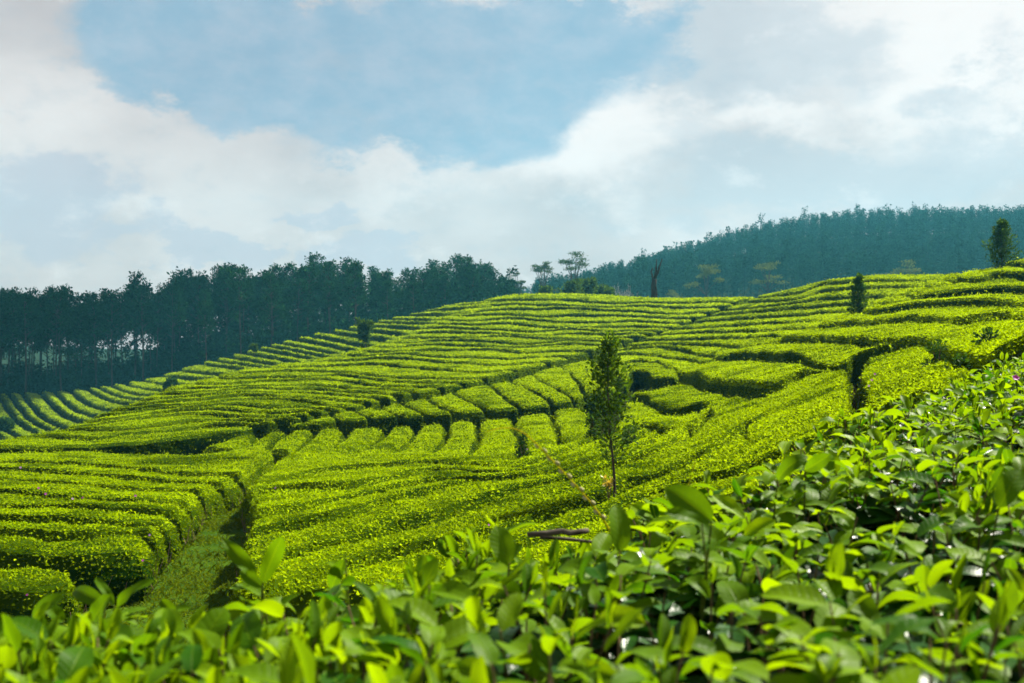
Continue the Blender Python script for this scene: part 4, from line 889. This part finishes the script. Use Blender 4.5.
# flowers dotted over the hedges
def flower(p, r, label, mat, group='pink flowers dotted over the hedges'):
    e = empty('pink_flower', p, label, 'flower', group); st = MB(); tube(st, [(0, 0, -.2), (.01, 0, -.08), (0, 0, 0)], [.004, .003, .003], 4); st.build('stem', M_SHRUB, e)
    pt = MB(); a = np.arange(5) * 1.2566 + RNG.uniform(0, 1); tl = unit(np.array([RNG.normal(0, .3), -.7, .6])); u = unit(np.cross(tl, [1., 0, .1])); v = np.cross(tl, u)
    D = np.cos(a)[:, None] * u + np.sin(a)[:, None] * v + tl * .35
    blades(pt, np.zeros((5, 3)), D, np.broadcast_to(tl, (5, 3)), np.full(5, r), np.full(5, .42), np.full(5, .3), np.full(5, .1), RNG.uniform(.2, .9, 5), 4, 2); pt.build('petals', mat, e)
flower(at(1016, 378, 4.6), .0165, 'bright magenta flower among the near leaves at the right edge', M_PETAL)
for px, py, lab, m_ in ((20, 470, 'tiny mauve flower high on the left hedges, farthest from the path', 1), (38, 491, 'tiny pink flower left of two close neighbours on the left hedges', 0), (45, 497, 'pink flower on the left hedges, brightest of a loose cluster', 0), (72, 502, 'pale flower in the loose cluster on the left hedges', 1), (82, 501, 'tiny pink flower at the right of the cluster on the left hedges', 0),
    (135, 499, 'violet flower on the left hedges close to the grass path', 0), (149, 539, 'pale flower on the hedge end beside the grass path', 1), (142, 565, 'purple flower low on a hedge side beside the path', 0), (26, 600, 'pink flower on the nearest left hedge', 0),
    (875, 377, 'topmost of three pink flowers on the edge of the dark gap', 0), (872, 383, 'middle of three pink flowers on the edge of the dark gap', 0), (869, 389, 'lowest of three pink flowers on the edge of the dark gap', 1),
    (489, 529, 'violet flower on the slanting hedge left of the broken stick', 0), (527, 452, 'pale violet flower in the notch beside the arching stalk', 1), (885, 335, 'faint pink flower above the dark gap on the right slope', 1), (275, 491, 'pale flower at the near end of a slanting hedge', 1)):
    p = canopy(px, py, (9, 45)); d = p / np.linalg.norm(p); flower(p - d * .25 + np.array([0, 0, .06]), .0022 * p[1] * .55, lab, (M_PETAL, M_PETALP)[m_])

# a cloud added out of view above the frame to shade the slope under the grove
def shade_cloud():
    mb = MB(); t = 300 / sd.z; c0 = np.array([-118 + sd.x * t, 214 + sd.y * t, 300 - 12.])
    for k in range(46):
        c = c0 + np.array([RNG.uniform(-52, 44), RNG.uniform(-72, 95), RNG.uniform(-4, 12)]); r = RNG.uniform(10, 24); th = np.linspace(0, math.pi, 9); ph = np.linspace(0, 2 * math.pi, 14)[:-1]
        T, P = np.meshgrid(th, ph, indexing='ij'); d = np.stack([np.sin(T) * np.cos(P), np.sin(T) * np.sin(P), np.cos(T)], -1)
        rr = r * (1 + .35 * vnoise(d[..., 0] * 2.5 + k, d[..., 1] * 2.5 + d[..., 2] * 2)); V = c + d * rr[..., None] * np.array([1, 1, .6]); i, j = np.meshgrid(np.arange(8), np.arange(13), indexing='ij'); j2 = (j + 1) % 13
        mb.add(V.reshape(-1, 3), np.stack([i * 13 + j, (i + 1) * 13 + j, (i + 1) * 13 + j2, i * 13 + j2], -1).reshape(-1, 4), .5)
    m, N, L = new_mat('shade_cloud'); out = N('ShaderNodeOutputMaterial'); a = N('ShaderNodeBsdfDiffuse'); a.inputs[0].default_value = (.85, .85, .85, 1); b = N('ShaderNodeBsdfTranslucent'); b.inputs[0].default_value = (.85, .85, .85, 1)
    ms = N('ShaderNodeMixShader'); L(a.outputs[0], ms.inputs[1]); L(b.outputs[0], ms.inputs[2]); L(ms.outputs[0], out.inputs[0])
    tag(mb.build('shade_cloud', m, smooth=True), kind='structure')
shade_cloud()

# ------------------------------------------------------------------ haze
def haze():
    m, N, L = new_mat('haze'); out = N('ShaderNodeOutputMaterial'); v = N('ShaderNodeVolumePrincipled')
    v.inputs['Color'].default_value = (.14, .66, .90, 1); v.inputs['Density'].default_value = .00020; v.inputs['Anisotropy'].default_value = .2
    L(v.outputs[0], out.inputs['Volume'])
    x, y0, y1, z0, z1 = 1500, -20, 810, -30, 92
    V = [(a, b, c) for c in (z0, z1) for b in (y0, y1) for a in (-x, x)]
    mb = MB(); mb.add(V, np.array([(0, 2, 3, 1), (4, 5, 7, 6), (0, 1, 5, 4), (2, 6, 7, 3), (0, 4, 6, 2), (1, 3, 7, 5)])); tag(mb.build('haze', m), kind='stuff')
haze()
